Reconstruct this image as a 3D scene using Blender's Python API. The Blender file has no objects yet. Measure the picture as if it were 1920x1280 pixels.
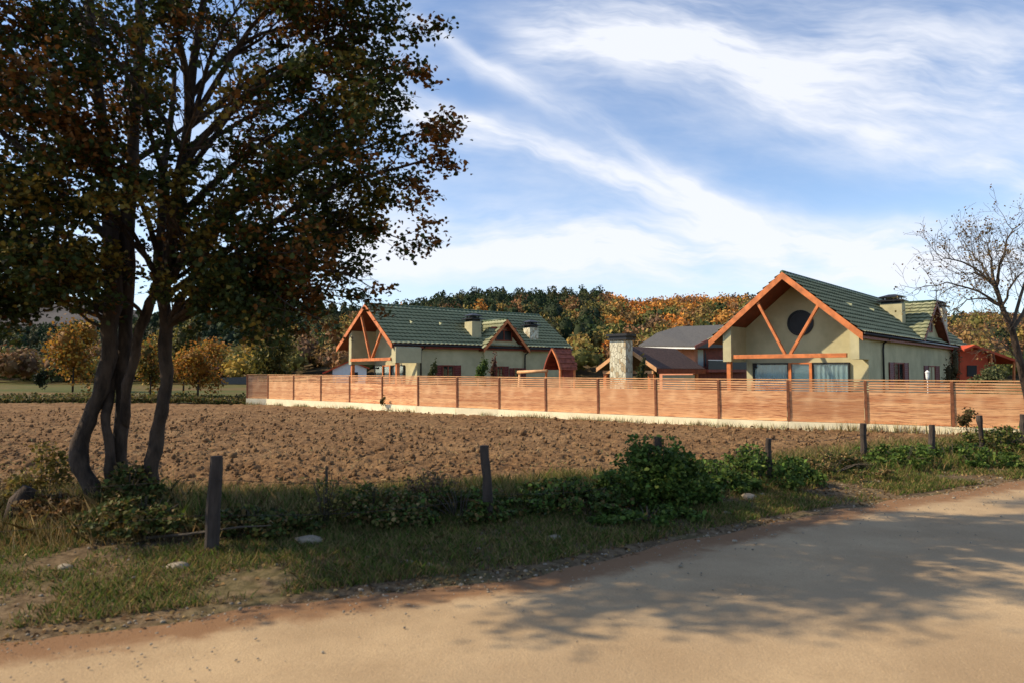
import bpy, math, random
import numpy as np
from mathutils import Vector, Matrix, noise as mnoise
S = bpy.context.scene
random.seed(7); RNG = np.random.default_rng(11)
R = math.radians
# ------------------------------------------------------------------ camera, world, sun, exposure
EYE = 2.2; FPX = 1280.0; PITCH = math.atan(57/1280)
cam = bpy.data.cameras.new('camera'); camo = bpy.data.objects.new('camera', cam)
S.collection.objects.link(camo); S.camera = camo
cam.sensor_width = 36; cam.lens = 24; cam.clip_start = .05; cam.clip_end = 9000
camo.location = (0, 0, EYE); camo.rotation_euler = (R(90)+PITCH, 0, 0)
cam.dof.use_dof = True; cam.dof.focus_distance = 31; cam.dof.aperture_fstop = 1.4
SUN_AZ = R(92); SUN_EL = R(38)          # azimuth measured from straight behind the camera towards its left
sv = Vector((-math.sin(SUN_AZ)*math.cos(SUN_EL), -math.cos(SUN_AZ)*math.cos(SUN_EL), math.sin(SUN_EL)))
sl = bpy.data.lights.new('sun', 'SUN'); slo = bpy.data.objects.new('sun', sl); S.collection.objects.link(slo)
sl.energy = 5.0; sl.angle = R(.55); sl.color = (1, .83, .58)
slo.rotation_euler = sv.to_track_quat('Z', 'Y').to_euler()
S.view_settings.view_transform = 'Standard'; S.view_settings.look = 'None'
S.view_settings.exposure = 0.35; S.view_settings.gamma = 1
S.cycles.max_bounces = 6; S.cycles.transparent_max_bounces = 8
W = bpy.data.worlds.new('World'); S.world = W; W.use_nodes = True
class NT:
    """tiny node helper"""
    def __init__(s, nt): s.nt = nt; s.n = nt.nodes; s.l = nt.links
    def new(s, t, **k):
        n = s.n.new(t)
        for a, b in k.items(): setattr(n, a, b)
        return n
    def put(s, sock, v):
        if v is None: return
        if hasattr(v, 'links') or isinstance(v, bpy.types.NodeSocket): s.l.new(v, sock)
        else: sock.default_value = v
    def m(s, op, a, b=None, c=None, clamp=False):
        n = s.new('ShaderNodeMath', operation=op); n.use_clamp = clamp
        for i, v in enumerate((a, b, c)): s.put(n.inputs[i], v)
        return n.outputs[0]
    def vm(s, op, a, b=None):
        n = s.new('ShaderNodeVectorMath', operation=op); s.put(n.inputs[0], a)
        if b is not None: s.put(n.inputs[1], b)
        return n.outputs[0]
    def mix(s, f, a, b, typ='MIX'):
        n = s.new('ShaderNodeMix', data_type='RGBA', blend_type=typ); s.put(n.inputs[0], f)
        s.put(n.inputs[6], a if not isinstance(a, tuple) else (*a[:3], 1)); s.put(n.inputs[7], b if not isinstance(b, tuple) else (*b[:3], 1))
        return n.outputs[2]
    def noise(s, vec, scale, detail=3, rough=.55, dist=0):
        n = s.new('ShaderNodeTexNoise'); s.put(n.inputs['Vector'], vec); n.inputs['Scale'].default_value = scale
        n.inputs['Detail'].default_value = detail; n.inputs['Roughness'].default_value = rough; n.inputs['Distortion'].default_value = dist
        return n.outputs[0]
    def ramp(s, v, lo, hi, a=0., b=1.):
        n = s.new('ShaderNodeMapRange', interpolation_type='SMOOTHSTEP'); s.put(n.inputs[0], v)
        n.inputs[1].default_value = lo; n.inputs[2].default_value = hi; n.inputs[3].default_value = a; n.inputs[4].default_value = b
        return n.outputs[0]
    def comb(s, x, y, z=0.):
        n = s.new('ShaderNodeCombineXYZ')
        for i, v in enumerate((x, y, z)): s.put(n.inputs[i], v)
        return n.outputs[0]
w = NT(W.node_tree); bg = W.node_tree.nodes['Background']
sky = w.new('ShaderNodeTexSky', sky_type='NISHITA'); sky.sun_disc = False
sky.sun_elevation = SUN_EL; sky.sun_rotation = math.atan2(sv.x, sv.y)
sky.altitude = 600; sky.air_density = 1.0; sky.dust_density = .6; sky.ozone_density = 2.2
SKYSTR = .11
tc = w.new('ShaderNodeTexCoord'); sp = w.new('ShaderNodeSeparateXYZ'); w.l.new(tc.outputs['Generated'], sp.inputs[0])
dx, dy, dz = sp.outputs
ys = w.m('MAXIMUM', w.m('ABSOLUTE', dy), .05)
A = w.m('DIVIDE', dx, ys); B = w.m('DIVIDE', dz, ys)         # bearing and height of a sky direction (north half of the sky)
warp = w.noise(w.comb(A, B, 3.1), 2.6, 4, .6); warp2 = w.noise(w.comb(A, B, 8.7), 2.6, 4, .6)
Aw = w.m('ADD', A, w.m('MULTIPLY', w.m('SUBTRACT', warp, .5), .15)); Bw = w.m('ADD', B, w.m('MULTIPLY', w.m('SUBTRACT', warp2, .5), .12))
def band(p0, slope, curve, width, amp, x0, x1, soft=90.):
    """cirrus band: bearing/height curve with its own fibrous noise (all angles as tangents*1280)"""
    a0 = (p0[0]-960)/1280; b0 = (697-p0[1])/1280
    d = w.m('SUBTRACT', Aw, a0)
    c = w.m('ADD', b0, w.m('MULTIPLY', d, w.m('ADD', -slope, w.m('MULTIPLY', d, -curve))))
    dist = w.m('DIVIDE', w.m('SUBTRACT', Bw, c), width/1280)
    g = w.m('POWER', 2.718, w.m('MULTIPLY', w.m('MULTIPLY', dist, dist), -1.))
    e = w.m('MULTIPLY', w.ramp(Aw, (x0-960-soft)/1280, (x0-960+soft)/1280), w.ramp(Aw, (x1-960-soft)/1280, (x1-960+soft)/1280, 1., 0.))
    ca, sa = math.cos(math.atan(slope)), math.sin(math.atan(slope))
    along = w.m('SUBTRACT', w.m('MULTIPLY', Aw, ca), w.m('MULTIPLY', Bw, sa)); acr = w.m('ADD', w.m('MULTIPLY', Aw, sa), w.m('MULTIPLY', Bw, ca))
    f = w.noise(w.comb(w.m('MULTIPLY', along, 3.2), w.m('MULTIPLY', acr, 15.), p0[0]*.01), 1., 5, .62)
    f = w.ramp(f, .3, .74, .12, 1.15)
    return w.m('MULTIPLY', w.m('MULTIPLY', g, e), w.m('MULTIPLY', f, amp))
dens = None
for bnd in [((1250, 468), .0, .0, 56, 1.25, 640, 1980), ((1500, 505), .0, .0, 55, .8, 950, 2100), ((1050, 300), .37, .2, 42, 1.0, 690, 1420),
            ((1150, 268), .62, .1, 24, .75, 860, 1440), ((1420, 400), .25, .0, 50, .4, 1250, 2000), ((1480, 80), .12, .1, 135, 1.0, 960, 2300),
            ((1120, 90), -.1, .0, 28, .7, 930, 1500), ((1650, 240), .32, .1, 80, .7, 1150, 2200), ((880, 90), .75, .3, 13, .55, 730, 1000),
            ((820, 200), .42, .0, 30, .7, 660, 1000), ((300, 470), -.05, .0, 90, .8, -600, 800), ((200, 250), .2, .0, 80, .5, -600, 640), ((900, 590), .0, .0, 24, .35, 300, 1500)]:
    v = band(*bnd); dens = v if dens is None else w.m('ADD', dens, v)
gen = w.noise(w.comb(w.m('MULTIPLY', A, 1.2), w.m('MULTIPLY', B, 4.), 1.7), 1.6, 6, .6)
dens = w.m('ADD', dens, w.ramp(gen, .42, .8, 0., .5))
behind = w.ramp(dy, .0, .2); over = w.ramp(B, 1.1, .75)
gcl = w.noise(w.comb(w.m('DIVIDE', dx, w.m('ADD', w.m('ABSOLUTE', dz), .15)), w.m('DIVIDE', dy, w.m('ADD', w.m('ABSOLUTE', dz), .15)), 0.), 1.2, 5, .6)
mk = w.m('MULTIPLY', behind, over)
dens = w.m('ADD', w.m('MULTIPLY', dens, mk), w.m('MULTIPLY', w.ramp(gcl, .45, .75, 0., .6), w.m('SUBTRACT', 1., mk)))
dens = w.m('MULTIPLY', w.m('MINIMUM', w.m('MULTIPLY', dens, .86), .93), w.ramp(dz, -.02, .06))
base = w.mix(1., sky.outputs[0], (1.42, 1.42, 1.45), 'MULTIPLY')
skyc = w.mix(dens, base, (.76/SKYSTR, .78/SKYSTR, .84/SKYSTR))
w.l.new(skyc, bg.inputs[0]); bg.inputs[1].default_value = SKYSTR
# ------------------------------------------------------------------ helpers
def link(o): S.collection.objects.link(o); return o
def tag(o, label=None, cat=None, group=None, kind=None):
    if label: o['label'] = label
    if cat: o['category'] = cat
    if group: o['group'] = group
    if kind: o['kind'] = kind
    return o
def empty(name, loc=(0, 0, 0), rz=0., label=None, cat=None, group=None):
    o = link(bpy.data.objects.new(name, None)); o.location = loc; o.rotation_euler = (0, 0, rz); o.empty_display_size = .2
    return tag(o, label, cat, group)
def copy_tree(o, parent=None):
    c = o.copy(); link(c); c.parent = parent
    for ch in list(o.children): copy_tree(ch, c)
    return c
class MB:
    def __init__(s): s.v = []; s.f = []
    def add(s, vs, fs):
        b = len(s.v); s.v += [tuple(p) for p in vs]; s.f += [tuple(i+b for i in q) for q in fs]; return s
    def box(s, x0, y0, z0, x1, y1, z1):
        return s.add([(x0,y0,z0),(x1,y0,z0),(x1,y1,z0),(x0,y1,z0),(x0,y0,z1),(x1,y0,z1),(x1,y1,z1),(x0,y1,z1)],
                     [(0,3,2,1),(4,5,6,7),(0,1,5,4),(1,2,6,5),(2,3,7,6),(3,0,4,7)])
    def bar(s, p, q, a, b, up=(0, 0, 1)):
        p = Vector(p); q = Vector(q); d = (q-p).normalized(); up = Vector(up)
        x = d.cross(up).normalized()*a/2; y = x.cross(d).normalized()*b/2
        return s.add([p-x-y, p+x-y, p+x+y, p-x+y, q-x-y, q+x-y, q+x+y, q-x+y], [(0,3,2,1),(4,5,6,7),(0,1,5,4),(1,2,6,5),(2,3,7,6),(3,0,4,7)])
    def prism(s, pts, off):
        n = len(pts); o = Vector(off); P_ = [Vector(p) for p in pts]
        return s.add(P_+[p+o for p in P_], [tuple(range(n)), tuple(range(2*n-1, n-1, -1))]+[(i, i+n, (i+1) % n+n, (i+1) % n) for i in range(n)])
    def tube(s, pts, rad, n=8):
        pts = [Vector(p) for p in pts]; vs = []; fs = []; ref = Vector((0, 0, 1))
        for i, p in enumerate(pts):
            d = (pts[min(i+1, len(pts)-1)]-pts[max(i-1, 0)]).normalized()
            if abs(d.z) > .93: ref = Vector((1, 0, 0)) if i == 0 else ref
            a = d.cross(ref)
            if a.length < .05: a = d.cross(Vector((0, 1, 0)))
            a.normalize(); b = d.cross(a)
            for k in range(n):
                t = 2*math.pi*k/n; vs.append(p+(a*math.cos(t)+b*math.sin(t))*rad[i])
        for i in range(len(pts)-1):
            for k in range(n): fs.append((i*n+k, i*n+(k+1) % n, (i+1)*n+(k+1) % n, (i+1)*n+k))
        fs.append(tuple(range(n))[::-1]); fs.append(tuple(range((len(pts)-1)*n, len(pts)*n)))
        return s.add(vs, fs)
    def build(s, name, mat, parent=None, smooth=False, bevel=0):
        me = bpy.data.meshes.new(name); me.from_pydata(s.v, [], s.f); me.materials.append(mat)
        import bmesh
        bm = bmesh.new(); bm.from_mesh(me); bmesh.ops.recalc_face_normals(bm, faces=bm.faces); bm.to_mesh(me); bm.free()
        if smooth: me.shade_smooth()
        o = link(bpy.data.objects.new(name, me)); o.parent = parent
        if bevel:
            md = o.modifiers.new('bevel', 'BEVEL'); md.width = bevel; md.segments = 2; md.limit_method = 'ANGLE'
        return o
def np_mesh(name, verts, nper, mat, cols=None, parent=None, faces=None, smooth=False):
    """verts (N,3); every nper consecutive verts one face, or explicit (M,k) faces"""
    me = bpy.data.meshes.new(name); n = len(verts); me.vertices.add(n); me.vertices.foreach_set('co', np.asarray(verts, np.float32).ravel())
    if faces is None: idx = np.arange(n, dtype=np.int32); k = nper; m = n//nper
    else: faces = np.asarray(faces, np.int32); m, k = faces.shape; idx = faces.ravel()
    me.loops.add(len(idx)); me.loops.foreach_set('vertex_index', idx)
    me.polygons.add(m); me.polygons.foreach_set('loop_start', np.arange(0, m*k, k, dtype=np.int32))
    if smooth: me.polygons.foreach_set('use_smooth', np.ones(m, bool))
    me.update(calc_edges=True)
    if cols is not None:
        a = me.color_attributes.new('Col', 'FLOAT_COLOR', 'POINT'); c = np.ones((n, 4), np.float32); c[:, :3] = cols; a.data.foreach_set('color', c.ravel())
    me.materials.append(mat); o = link(bpy.data.objects.new(name, me)); o.parent = parent
    return o
def hsh(ix, iy, iz, seed):
    h = (ix.astype(np.int64)*374761393+iy.astype(np.int64)*668265263+iz.astype(np.int64)*2147483647+seed*974711) & 0x7fffffff
    h = ((h ^ (h >> 13))*1274126177) & 0x7fffffff; h = (h ^ (h >> 16)) & 0xffffff
    return h/float(0xffffff)
def vnoise(x, y, seed=0):
    x = np.asarray(x, float); y = np.asarray(y, float); xi = np.floor(x).astype(int); yi = np.floor(y).astype(int); fx = x-xi; fy = y-yi
    fx = fx*fx*(3-2*fx); fy = fy*fy*(3-2*fy); z = np.zeros_like(xi)
    a = hsh(xi, yi, z, seed); b = hsh(xi+1, yi, z, seed); c = hsh(xi, yi+1, z, seed); d = hsh(xi+1, yi+1, z, seed)
    return (a*(1-fx)+b*fx)*(1-fy)+(c*(1-fx)+d*fx)*fy
def fbm(x, y, o=4, seed=0, g=.5):
    s = 0; a = 1; t = 0
    for i in range(o): s = s+a*vnoise(x*2**i+i*17.3, y*2**i-i*9.1, seed+i); t += a; a *= g
    return s/t
def ray(px, py):
    x = (px-960)/FPX; y = (640-py)/FPX
    return Vector((x, math.cos(PITCH)-y*math.sin(PITCH), math.sin(PITCH)+y*math.cos(PITCH)))
def at(px, py, D):
    """world point seen in direction px,py of the survey photo at distance D along +Y"""
    r = ray(px, py); return r*(D/r.y)+Vector((0, 0, EYE))
# ------------------------------------------------------------------ materials
def mat(name, col, rough=.8, var=.25, scale=4., bump=0., bscale=30., spec=.3, dark=None, stretch=None, metal=0.):
    m = bpy.data.materials.new(name); m.use_nodes = True; q = NT(m.node_tree); b = m.node_tree.nodes['Principled BSDF']
    t = q.new('ShaderNodeTexCoord').outputs['Object']
    if stretch: t = q.vm('MULTIPLY', t, stretch)
    n1 = q.noise(t, scale, 5, .6)
    d = dark or tuple(c*(1-var) for c in col); l = tuple(min(1, c*(1+var*.7)) for c in col)
    q.put(b.inputs['Base Color'], q.mix(q.ramp(n1, .3, .7), d, l))
    b.inputs['Roughness'].default_value = rough; b.inputs['Specular IOR Level'].default_value = spec; b.inputs['Metallic'].default_value = metal
    if bump:
        bn = q.new('ShaderNodeBump'); bn.inputs['Strength'].default_value = 1; bn.inputs['Distance'].default_value = bump
        q.put(bn.inputs['Height'], q.noise(t, bscale, 4, .6)); q.put(b.inputs['Normal'], bn.outputs[0])
    return m
def leafmat(name, trans=.35, rough=.6):
    m = bpy.data.materials.new(name); m.use_nodes = True; q = NT(m.node_tree); b = m.node_tree.nodes['Principled BSDF']
    a = q.new('ShaderNodeVertexColor', layer_name='Col'); q.put(b.inputs['Base Color'], a.outputs[0])
    b.inputs['Roughness'].default_value = rough; b.inputs['Specular IOR Level'].default_value = .15
    if trans:
        t = q.new('ShaderNodeBsdfTranslucent'); q.put(t.inputs[0], a.outputs[0]); mx = q.new('ShaderNodeMixShader'); mx.inputs[0].default_value = trans
        q.l.new(b.outputs[0], mx.inputs[1]); q.l.new(t.outputs[0], mx.inputs[2]); q.l.new(mx.outputs[0], m.node_tree.nodes['Material Output'].inputs[0])
    return m
def glassmat(name, tint=(.8, .9, .95), rough=.03):
    m = bpy.data.materials.new(name); m.use_nodes = True; q = NT(m.node_tree)
    g = q.new('ShaderNodeBsdfGlossy'); g.inputs['Roughness'].default_value = rough; t = q.new('ShaderNodeBsdfTransparent'); t.inputs[0].default_value = (*tint, 1)
    fr = q.new('ShaderNodeFresnel'); fr.inputs[0].default_value = 1.5; mx = q.new('ShaderNodeMixShader')
    q.l.new(q.m('MULTIPLY', fr.outputs[0], .7), mx.inputs[0]); q.l.new(t.outputs[0], mx.inputs[1]); q.l.new(g.outputs[0], mx.inputs[2])
    q.l.new(mx.outputs[0], m.node_tree.nodes['Material Output'].inputs[0]); return m
M = {}
M['wall'] = mat('plaster', (.47, .425, .255), .9, .16, .9, .004, 60)
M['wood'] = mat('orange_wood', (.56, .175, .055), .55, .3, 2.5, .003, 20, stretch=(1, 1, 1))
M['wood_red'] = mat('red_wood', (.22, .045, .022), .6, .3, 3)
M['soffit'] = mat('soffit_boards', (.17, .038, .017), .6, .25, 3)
M['tile'] = mat('green_tile', (.31, .32, .19), .7, .13, 1.2, .003, 25, spec=.2)
M['lap'] = mat('tile_edge_shadow', (.075, .09, .05), .9, .4, 3)  # dark riser colour paints in the shadow lines between tile courses
M['ridge'] = mat('ridge_tile', (.05, .08, .04), .5, .3, 3)
M['gutter'] = mat('dark_metal', (.018, .018, .02), .4, .2, 3)
M['shutter'] = mat('shutter_wood', (.16, .028, .018), .6, .3, 6)
M['glass'] = glassmat('window_glass')
M['dark'] = mat('dark_interior', (.012, .012, .013), .5, .3, 2)
M['curtain'] = mat('curtain_cloth', (.86, .80, .68), .9, .08, 3)
M['lounge'] = mat('pale_blind', (.50, .54, .50), .6, .08, 3)
M['brownroof'] = mat('brown_shingle', (.085, .05, .038), .85, .3, 8, .01, 30)
M['greyroof'] = mat('grey_shingle', (.085, .082, .078), .85, .2, 5, .01, 30)
M['pinkwall'] = mat('salmon_plaster', (.52, .22, .13), .9, .1, 1.5)
M['redwall'] = mat('vermilion_plaster', (.50, .075, .03), .85, .15, 1.5)
M['white'] = mat('white_paint', (.75, .75, .72), .5, .05, 3)
M['palewood'] = mat('pale_wood', (.62, .33, .15), .6, .2, 3)
M['post'] = mat('weathered_post', (.055, .042, .034), .95, .45, 6, .012, 25, stretch=(1, 1, .25))
M['bark'] = mat('bark', (.050, .034, .024), .95, .6, 7, .05, 11, stretch=(1, 1, .35))
M['twig'] = mat('twig_bark', (.075, .06, .045), .9, .3, 6)
M['leaf'] = leafmat('leaf', .32); M['far_leaf'] = leafmat('far_leaf', 0.12, .8); M['grass'] = leafmat('grass_blade', .3)
M['rock'] = mat('limestone', (.27, .225, .165), .9, .35, 5, .02, 12)
M['wire'] = mat('steel_wire', (.06, .05, .045), .5, .2, 5, metal=.6)
M['litter'] = mat('white_litter', (.7, .7, .68), .6, .1, 5)
# stone cladding
m = bpy.data.materials.new('stone_cladding'); m.use_nodes = True; q = NT(m.node_tree); b = m.node_tree.nodes['Principled BSDF']
t = q.new('ShaderNodeTexCoord').outputs['Object']; vo = q.new('ShaderNodeTexVoronoi', feature='DISTANCE_TO_EDGE'); vo.inputs['Scale'].default_value = 6.5
tw = q.vm('ADD', q.vm('MULTIPLY', t, (1, 1, .55)), q.vm('MULTIPLY', q.new('ShaderNodeTexNoise').outputs[1], (.1, .1, .1))); q.put(vo.inputs['Vector'], tw)
vc = q.new('ShaderNodeTexVoronoi'); vc.inputs['Scale'].default_value = 6.5; q.put(vc.inputs['Vector'], tw)
sep = q.new('ShaderNodeSeparateColor'); q.l.new(vc.outputs['Color'], sep.inputs[0])
cc = q.mix(sep.outputs[0], (.72, .68, .52), (.52, .48, .34)); cc = q.mix(q.m('GREATER_THAN', sep.outputs[1], .8), cc, (.42, .33, .2))
q.put(b.inputs['Base Color'], q.mix(q.ramp(vo.outputs[0], .015, .05), (.36, .32, .23), cc)); b.inputs['Roughness'].default_value = .9
bn = q.new('ShaderNodeBump'); bn.inputs['Distance'].default_value = .02; q.put(bn.inputs['Height'], q.ramp(vo.outputs[0], 0, .08)); q.put(b.inputs['Normal'], bn.outputs[0]); M['stone'] = m
# fence planks: each plank its own tone, grain along X
m = bpy.data.materials.new('fence_plank'); m.use_nodes = True; q = NT(m.node_tree); b = m.node_tree.nodes['Principled BSDF']
t = q.new('ShaderNodeTexCoord').outputs['Object']; s3 = q.new('ShaderNodeSeparateXYZ'); q.put(s3.inputs[0], t)
oi = q.new('ShaderNodeObjectInfo'); row = q.m('FLOOR', q.m('DIVIDE', s3.outputs[2], .115)); half = q.m('FLOOR', q.m('DIVIDE', q.m('ADD', s3.outputs[0], q.m('MULTIPLY', row, .0)), 30.))
wn = q.new('ShaderNodeTexWhiteNoise', noise_dimensions='3D'); q.put(wn.inputs['Vector'], q.comb(row, half, q.m('MULTIPLY', oi.outputs['Random'], 50.)))
gr = q.noise(q.comb(q.m('MULTIPLY', s3.outputs[0], 1.2), q.m('MULTIPLY', oi.outputs['Random'], 40.), q.m('MULTIPLY', s3.outputs[2], 28.)), 1.6, 5, .65)
c1 = q.mix(wn.outputs['Value'], (.52, .205, .08), (.84, .47, .22)); c1 = q.mix(q.ramp(gr, .49, .62), c1, (.30, .09, .035)); c1 = q.mix(q.ramp(gr, .44, .28), c1, (.85, .54, .30))
c1 = q.mix(q.m('MULTIPLY', oi.outputs['Random'], .55), c1, (.50, .25, .115)); pn = q.noise(t, 1.1, 2, .5); c1 = q.mix(q.ramp(pn, .45, .7, 0, .5), c1, (.82, .52, .28))
q.put(b.inputs['Base Color'], c1); b.inputs['Roughness'].default_value = .75; M['plank'] = m
M['fencepost'] = mat('fence_post_wood', (.20, .075, .035), .8, .35, 6)
# concrete
m = mat('cream_concrete', (.86, .77, .52), .85, .12, 1.4, .004, 40); M['concrete'] = m
# soil
m = bpy.data.materials.new('ploughed_soil'); m.use_nodes = True; q = NT(m.node_tree); b = m.node_tree.nodes['Principled BSDF']
t = q.new('ShaderNodeTexCoord').outputs['Object']; n1 = q.noise(t, .35, 4, .6); n2 = q.noise(t, 6, 6, .7); n3 = q.noise(t, 35, 3, .6)
c1 = q.mix(q.ramp(n2, .3, .7), (.12, .068, .035), (.24, .143, .072)); c1 = q.mix(q.ramp(n1, .4, .7, 0, .5), c1, (.28, .18, .095)); c1 = q.mix(q.ramp(n3, .62, .8, 0, .6), c1, (.12, .065, .035))
q.put(b.inputs['Base Color'], c1); b.inputs['Roughness'].default_value = 1; b.inputs['Specular IOR Level'].default_value = .05
bn = q.new('ShaderNodeBump'); bn.inputs['Distance'].default_value = .03; q.put(bn.inputs['Height'], q.m('ADD', n3, q.m('MULTIPLY', n2, 2.))); q.put(b.inputs['Normal'], bn.outputs[0]); M['soil'] = m
# verge earth
m = bpy.data.materials.new('verge_earth'); m.use_nodes = True; q = NT(m.node_tree); b = m.node_tree.nodes['Principled BSDF']
t = q.new('ShaderNodeTexCoord').outputs['Object']; n1 = q.noise(t, .9, 4, .6); n2 = q.noise(t, 9, 5, .7)
c1 = q.mix(q.ramp(n2, .35, .65), (.085, .058, .033), (.19, .135, .08)); c1 = q.mix(q.ramp(n1, .48, .6, 0, .35), c1, (.075, .085, .028))
q.put(b.inputs['Base Color'], c1); b.inputs['Roughness'].default_value = 1; b.inputs['Specular IOR Level'].default_value = .05
bn = q.new('ShaderNodeBump'); bn.inputs['Distance'].default_value = .03; q.put(bn.inputs['Height'], n2); q.put(b.inputs['Normal'], bn.outputs[0]); M['verge'] = m
# grassland
m = bpy.data.materials.new('meadow'); m.use_nodes = True; q = NT(m.node_tree); b = m.node_tree.nodes['Principled BSDF']
t = q.new('ShaderNodeTexCoord').outputs['Object']; n1 = q.noise(q.vm('MULTIPLY', t, (.5, 2.2, 1)), .06, 4, .6); n2 = q.noise(t, 1.3, 5, .7)
c1 = q.mix(q.ramp(n2, .3, .7), (.085, .068, .026), (.17, .125, .052)); c1 = q.mix(q.ramp(n1, .44, .5, 0, .7), c1, (.055, .08, .02)); c1 = q.mix(q.ramp(n1, .55, .62), c1, (.16, .09, .045))
q.put(b.inputs['Base Color'], c1); b.inputs['Roughness'].default_value = 1; b.inputs['Specular IOR Level'].default_value = .05; M['meadow'] = m
# road
m = bpy.data.materials.new('dusty_road'); m.use_nodes = True; q = NT(m.node_tree); b = m.node_tree.nodes['Principled BSDF']
t = q.new('ShaderNodeTexCoord').outputs['Object']; n1 = q.noise(t, .7, 5, .6); n2 = q.noise(t, 60, 3, .7); n3 = q.noise(t, 3., 5, .65, .5)
a = q.new('ShaderNodeVertexColor', layer_name='Col'); sa = q.new('ShaderNodeSeparateColor'); q.l.new(a.outputs[0], sa.inputs[0])
c1 = q.mix(q.ramp(n1, .3, .7), (.335, .235, .135), (.45, .325, .19)); c1 = q.mix(q.ramp(n2, .45, .75, 0, .55), c1, (.24, .17, .10)); c1 = q.mix(q.ramp(n2, .42, .25, 0, .5), c1, (.62, .48, .30))
edge = q.ramp(q.m('ADD', sa.outputs[0], q.m('MULTIPLY', q.m('SUBTRACT', n3, .5), .55)), .25, .6, 1., 0.)
rut = q.m('MULTIPLY', q.ramp(q.m('ABSOLUTE', q.m('SUBTRACT', sa.outputs[1], .42)), 0., .14, 1., 0.), q.ramp(n1, .35, .6)); c1 = q.mix(q.m('MULTIPLY', rut, .35), c1, (.26, .19, .12)); c1 = q.mix(q.m('MULTIPLY', edge, .9), c1, (.20, .105, .052)); c1 = q.mix(q.ramp(n3, .58, .75, 0, .3), c1, (.33, .22, .12))
q.put(b.inputs['Base Color'], c1); b.inputs['Roughness'].default_value = .95; b.inputs['Specular IOR Level'].default_value = .1
bn = q.new('ShaderNodeBump'); bn.inputs['Distance'].default_value = .008; q.put(bn.inputs['Height'], q.m('ADD', n2, q.m('MULTIPLY', n3, 1.5))); q.put(b.inputs['Normal'], bn.outputs[0]); M['road'] = m
# ------------------------------------------------------------------ ground, road, field, verge, hills
tag(MB().add([(-3500, -1500, -.16), (3500, -1500, -.16), (3500, 4500, -.16), (-3500, 4500, -.16)], [(0, 1, 2, 3)]).build('ground', M['meadow']), kind='structure')
EX = [-30, -14, -7, -4.2, -2.5, .23, 4.5, 10.2, 16, 24, 40, 80]; EY = [-6.5, .2, 4.1, 5.7, 6.5, 7.65, 10.7, 13.9, 16.6, 20, 25.5, 38]      # road edge
NX = [-60, -30, -9, -5.5, -2.5, 0, 4.5, 10, 14, 17.2, 30, 80]; NY = [16, 13.4, 11.9, 11.4, 11.7, 12.8, 15.2, 19.2, 21.4, 22.3, 27, 45]     # near edge of the field
def edge_y(x): return np.interp(x, EX, EY)
def near_y(x): return np.interp(x, NX, NY)
def grid_mesh(name, X, Y, Z, mt, cols=None, smooth=True):
    r, c = X.shape; v = np.stack([X, Y, Z], -1).reshape(-1, 3); i = np.arange(r*c).reshape(r, c)
    f = np.stack([i[:-1, :-1], i[:-1, 1:], i[1:, 1:], i[1:, :-1]], -1).reshape(-1, 4)
    return np_mesh(name, v, 4, mt, cols, None, f, smooth)
# road
xs = np.concatenate([np.linspace(-30, -8, 40), np.linspace(-7.9, 14, 260), np.linspace(14.2, 80, 80)]); ac = np.concatenate([np.linspace(0, 1.2, 14), np.linspace(1.5, 9, 16)])
AX, AC = np.meshgrid(xs, ac); ey = edge_y(AX)+(fbm(AX*1.3, AX*0, 3, 5)-.5)*.5*np.clip(1-AC/1.2, 0, 1)
dxn, dyn = .55, -.83
RX = AX+AC*dxn; RY = ey+AC*dyn; RZ = -.02+.02*(fbm(RX*.8, RY*.8, 3, 9)-.5)+.03*np.clip(AC/2, 0, 1)
cc = np.zeros((RX.size, 3)); cc[:, 0] = np.clip(AC/1.2, 0, 1).ravel(); cc[:, 1] = (AC/6).ravel()
tag(grid_mesh('road', RX, RY, RZ, M['road'], cc), kind='structure')
# verge
sx = np.concatenate([np.linspace(-30, -9, 60), np.linspace(-8.9, 19, 420), np.linspace(19.3, 60, 80)]); sj = np.linspace(-.12, 1.1, 70)
VX, J = np.meshgrid(sx, sj); VY = edge_y(VX)*(1-J)+near_y(VX)*J
def verge_h(x, y):
    j = (y-edge_y(x))/(near_y(x)-edge_y(x)); ramp_ = np.clip(j/.25, 0, 1)
    h = -.035+.05*ramp_+.12*ramp_*(fbm(x*.9, y*.9, 4, 21)-.4)+.03*(fbm(x*6, y*6, 2, 23)-.5)
    h += .30*np.exp(-(((x+5.5)/2.0)**2+((y-9.9)/1.0)**2)); h += .12*np.exp(-(((j-.62)/.18)**2))*np.clip((x+3)/3, 0, 1)
    return np.where(j > .97, h-.1*(j-.97)/.1, h)
tag(grid_mesh('verge', VX, VY, verge_h(VX, VY), M['verge']), kind='structure')
# field: clods of real height, grid finer where it is near
FPTS = [(-17.81, 46.02), (-16.34, 45.81), (-14.11, 44.2), (-11.9, 42.6), (-9.73, 41.03), (-7.39, 38.95), (-5.07, 36.9), (-2.84, 35.4), (-.64, 34.19), (1.6, 32.56), (3.89, 30.95), (6.14, 29.27), (8.34, 27.64), (10.6, 26.29), (13.16, 25.2), (15.56, 23.9), (17.91, 22.5)]
ang = np.linspace(-1.08, .80, 900)                        # bearings from the road, tan
jj = np.linspace(0, 1, 420)
def hit(ax, pts_x, pts_y):
    D = np.full_like(ax, 20.)
    for _ in range(60): D = .6*D+.4*np.interp(ax*D, pts_x, pts_y)
    return D
nearD = hit(ang, NX, [y-.35 for y in NY]); ffx = [-90, -29]+[p[0] for p in FPTS]+[19.5]; ffy = [46.5, 48.5]+[p[1]-.12 for p in FPTS]+[21.8]
farD = np.maximum(hit(ang, ffx, ffy), nearD+.3)
FD = nearD[None, :]*(farD/nearD)[None, :]**(jj[:, None]**1.0); FX = ang[None, :]*FD
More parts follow.
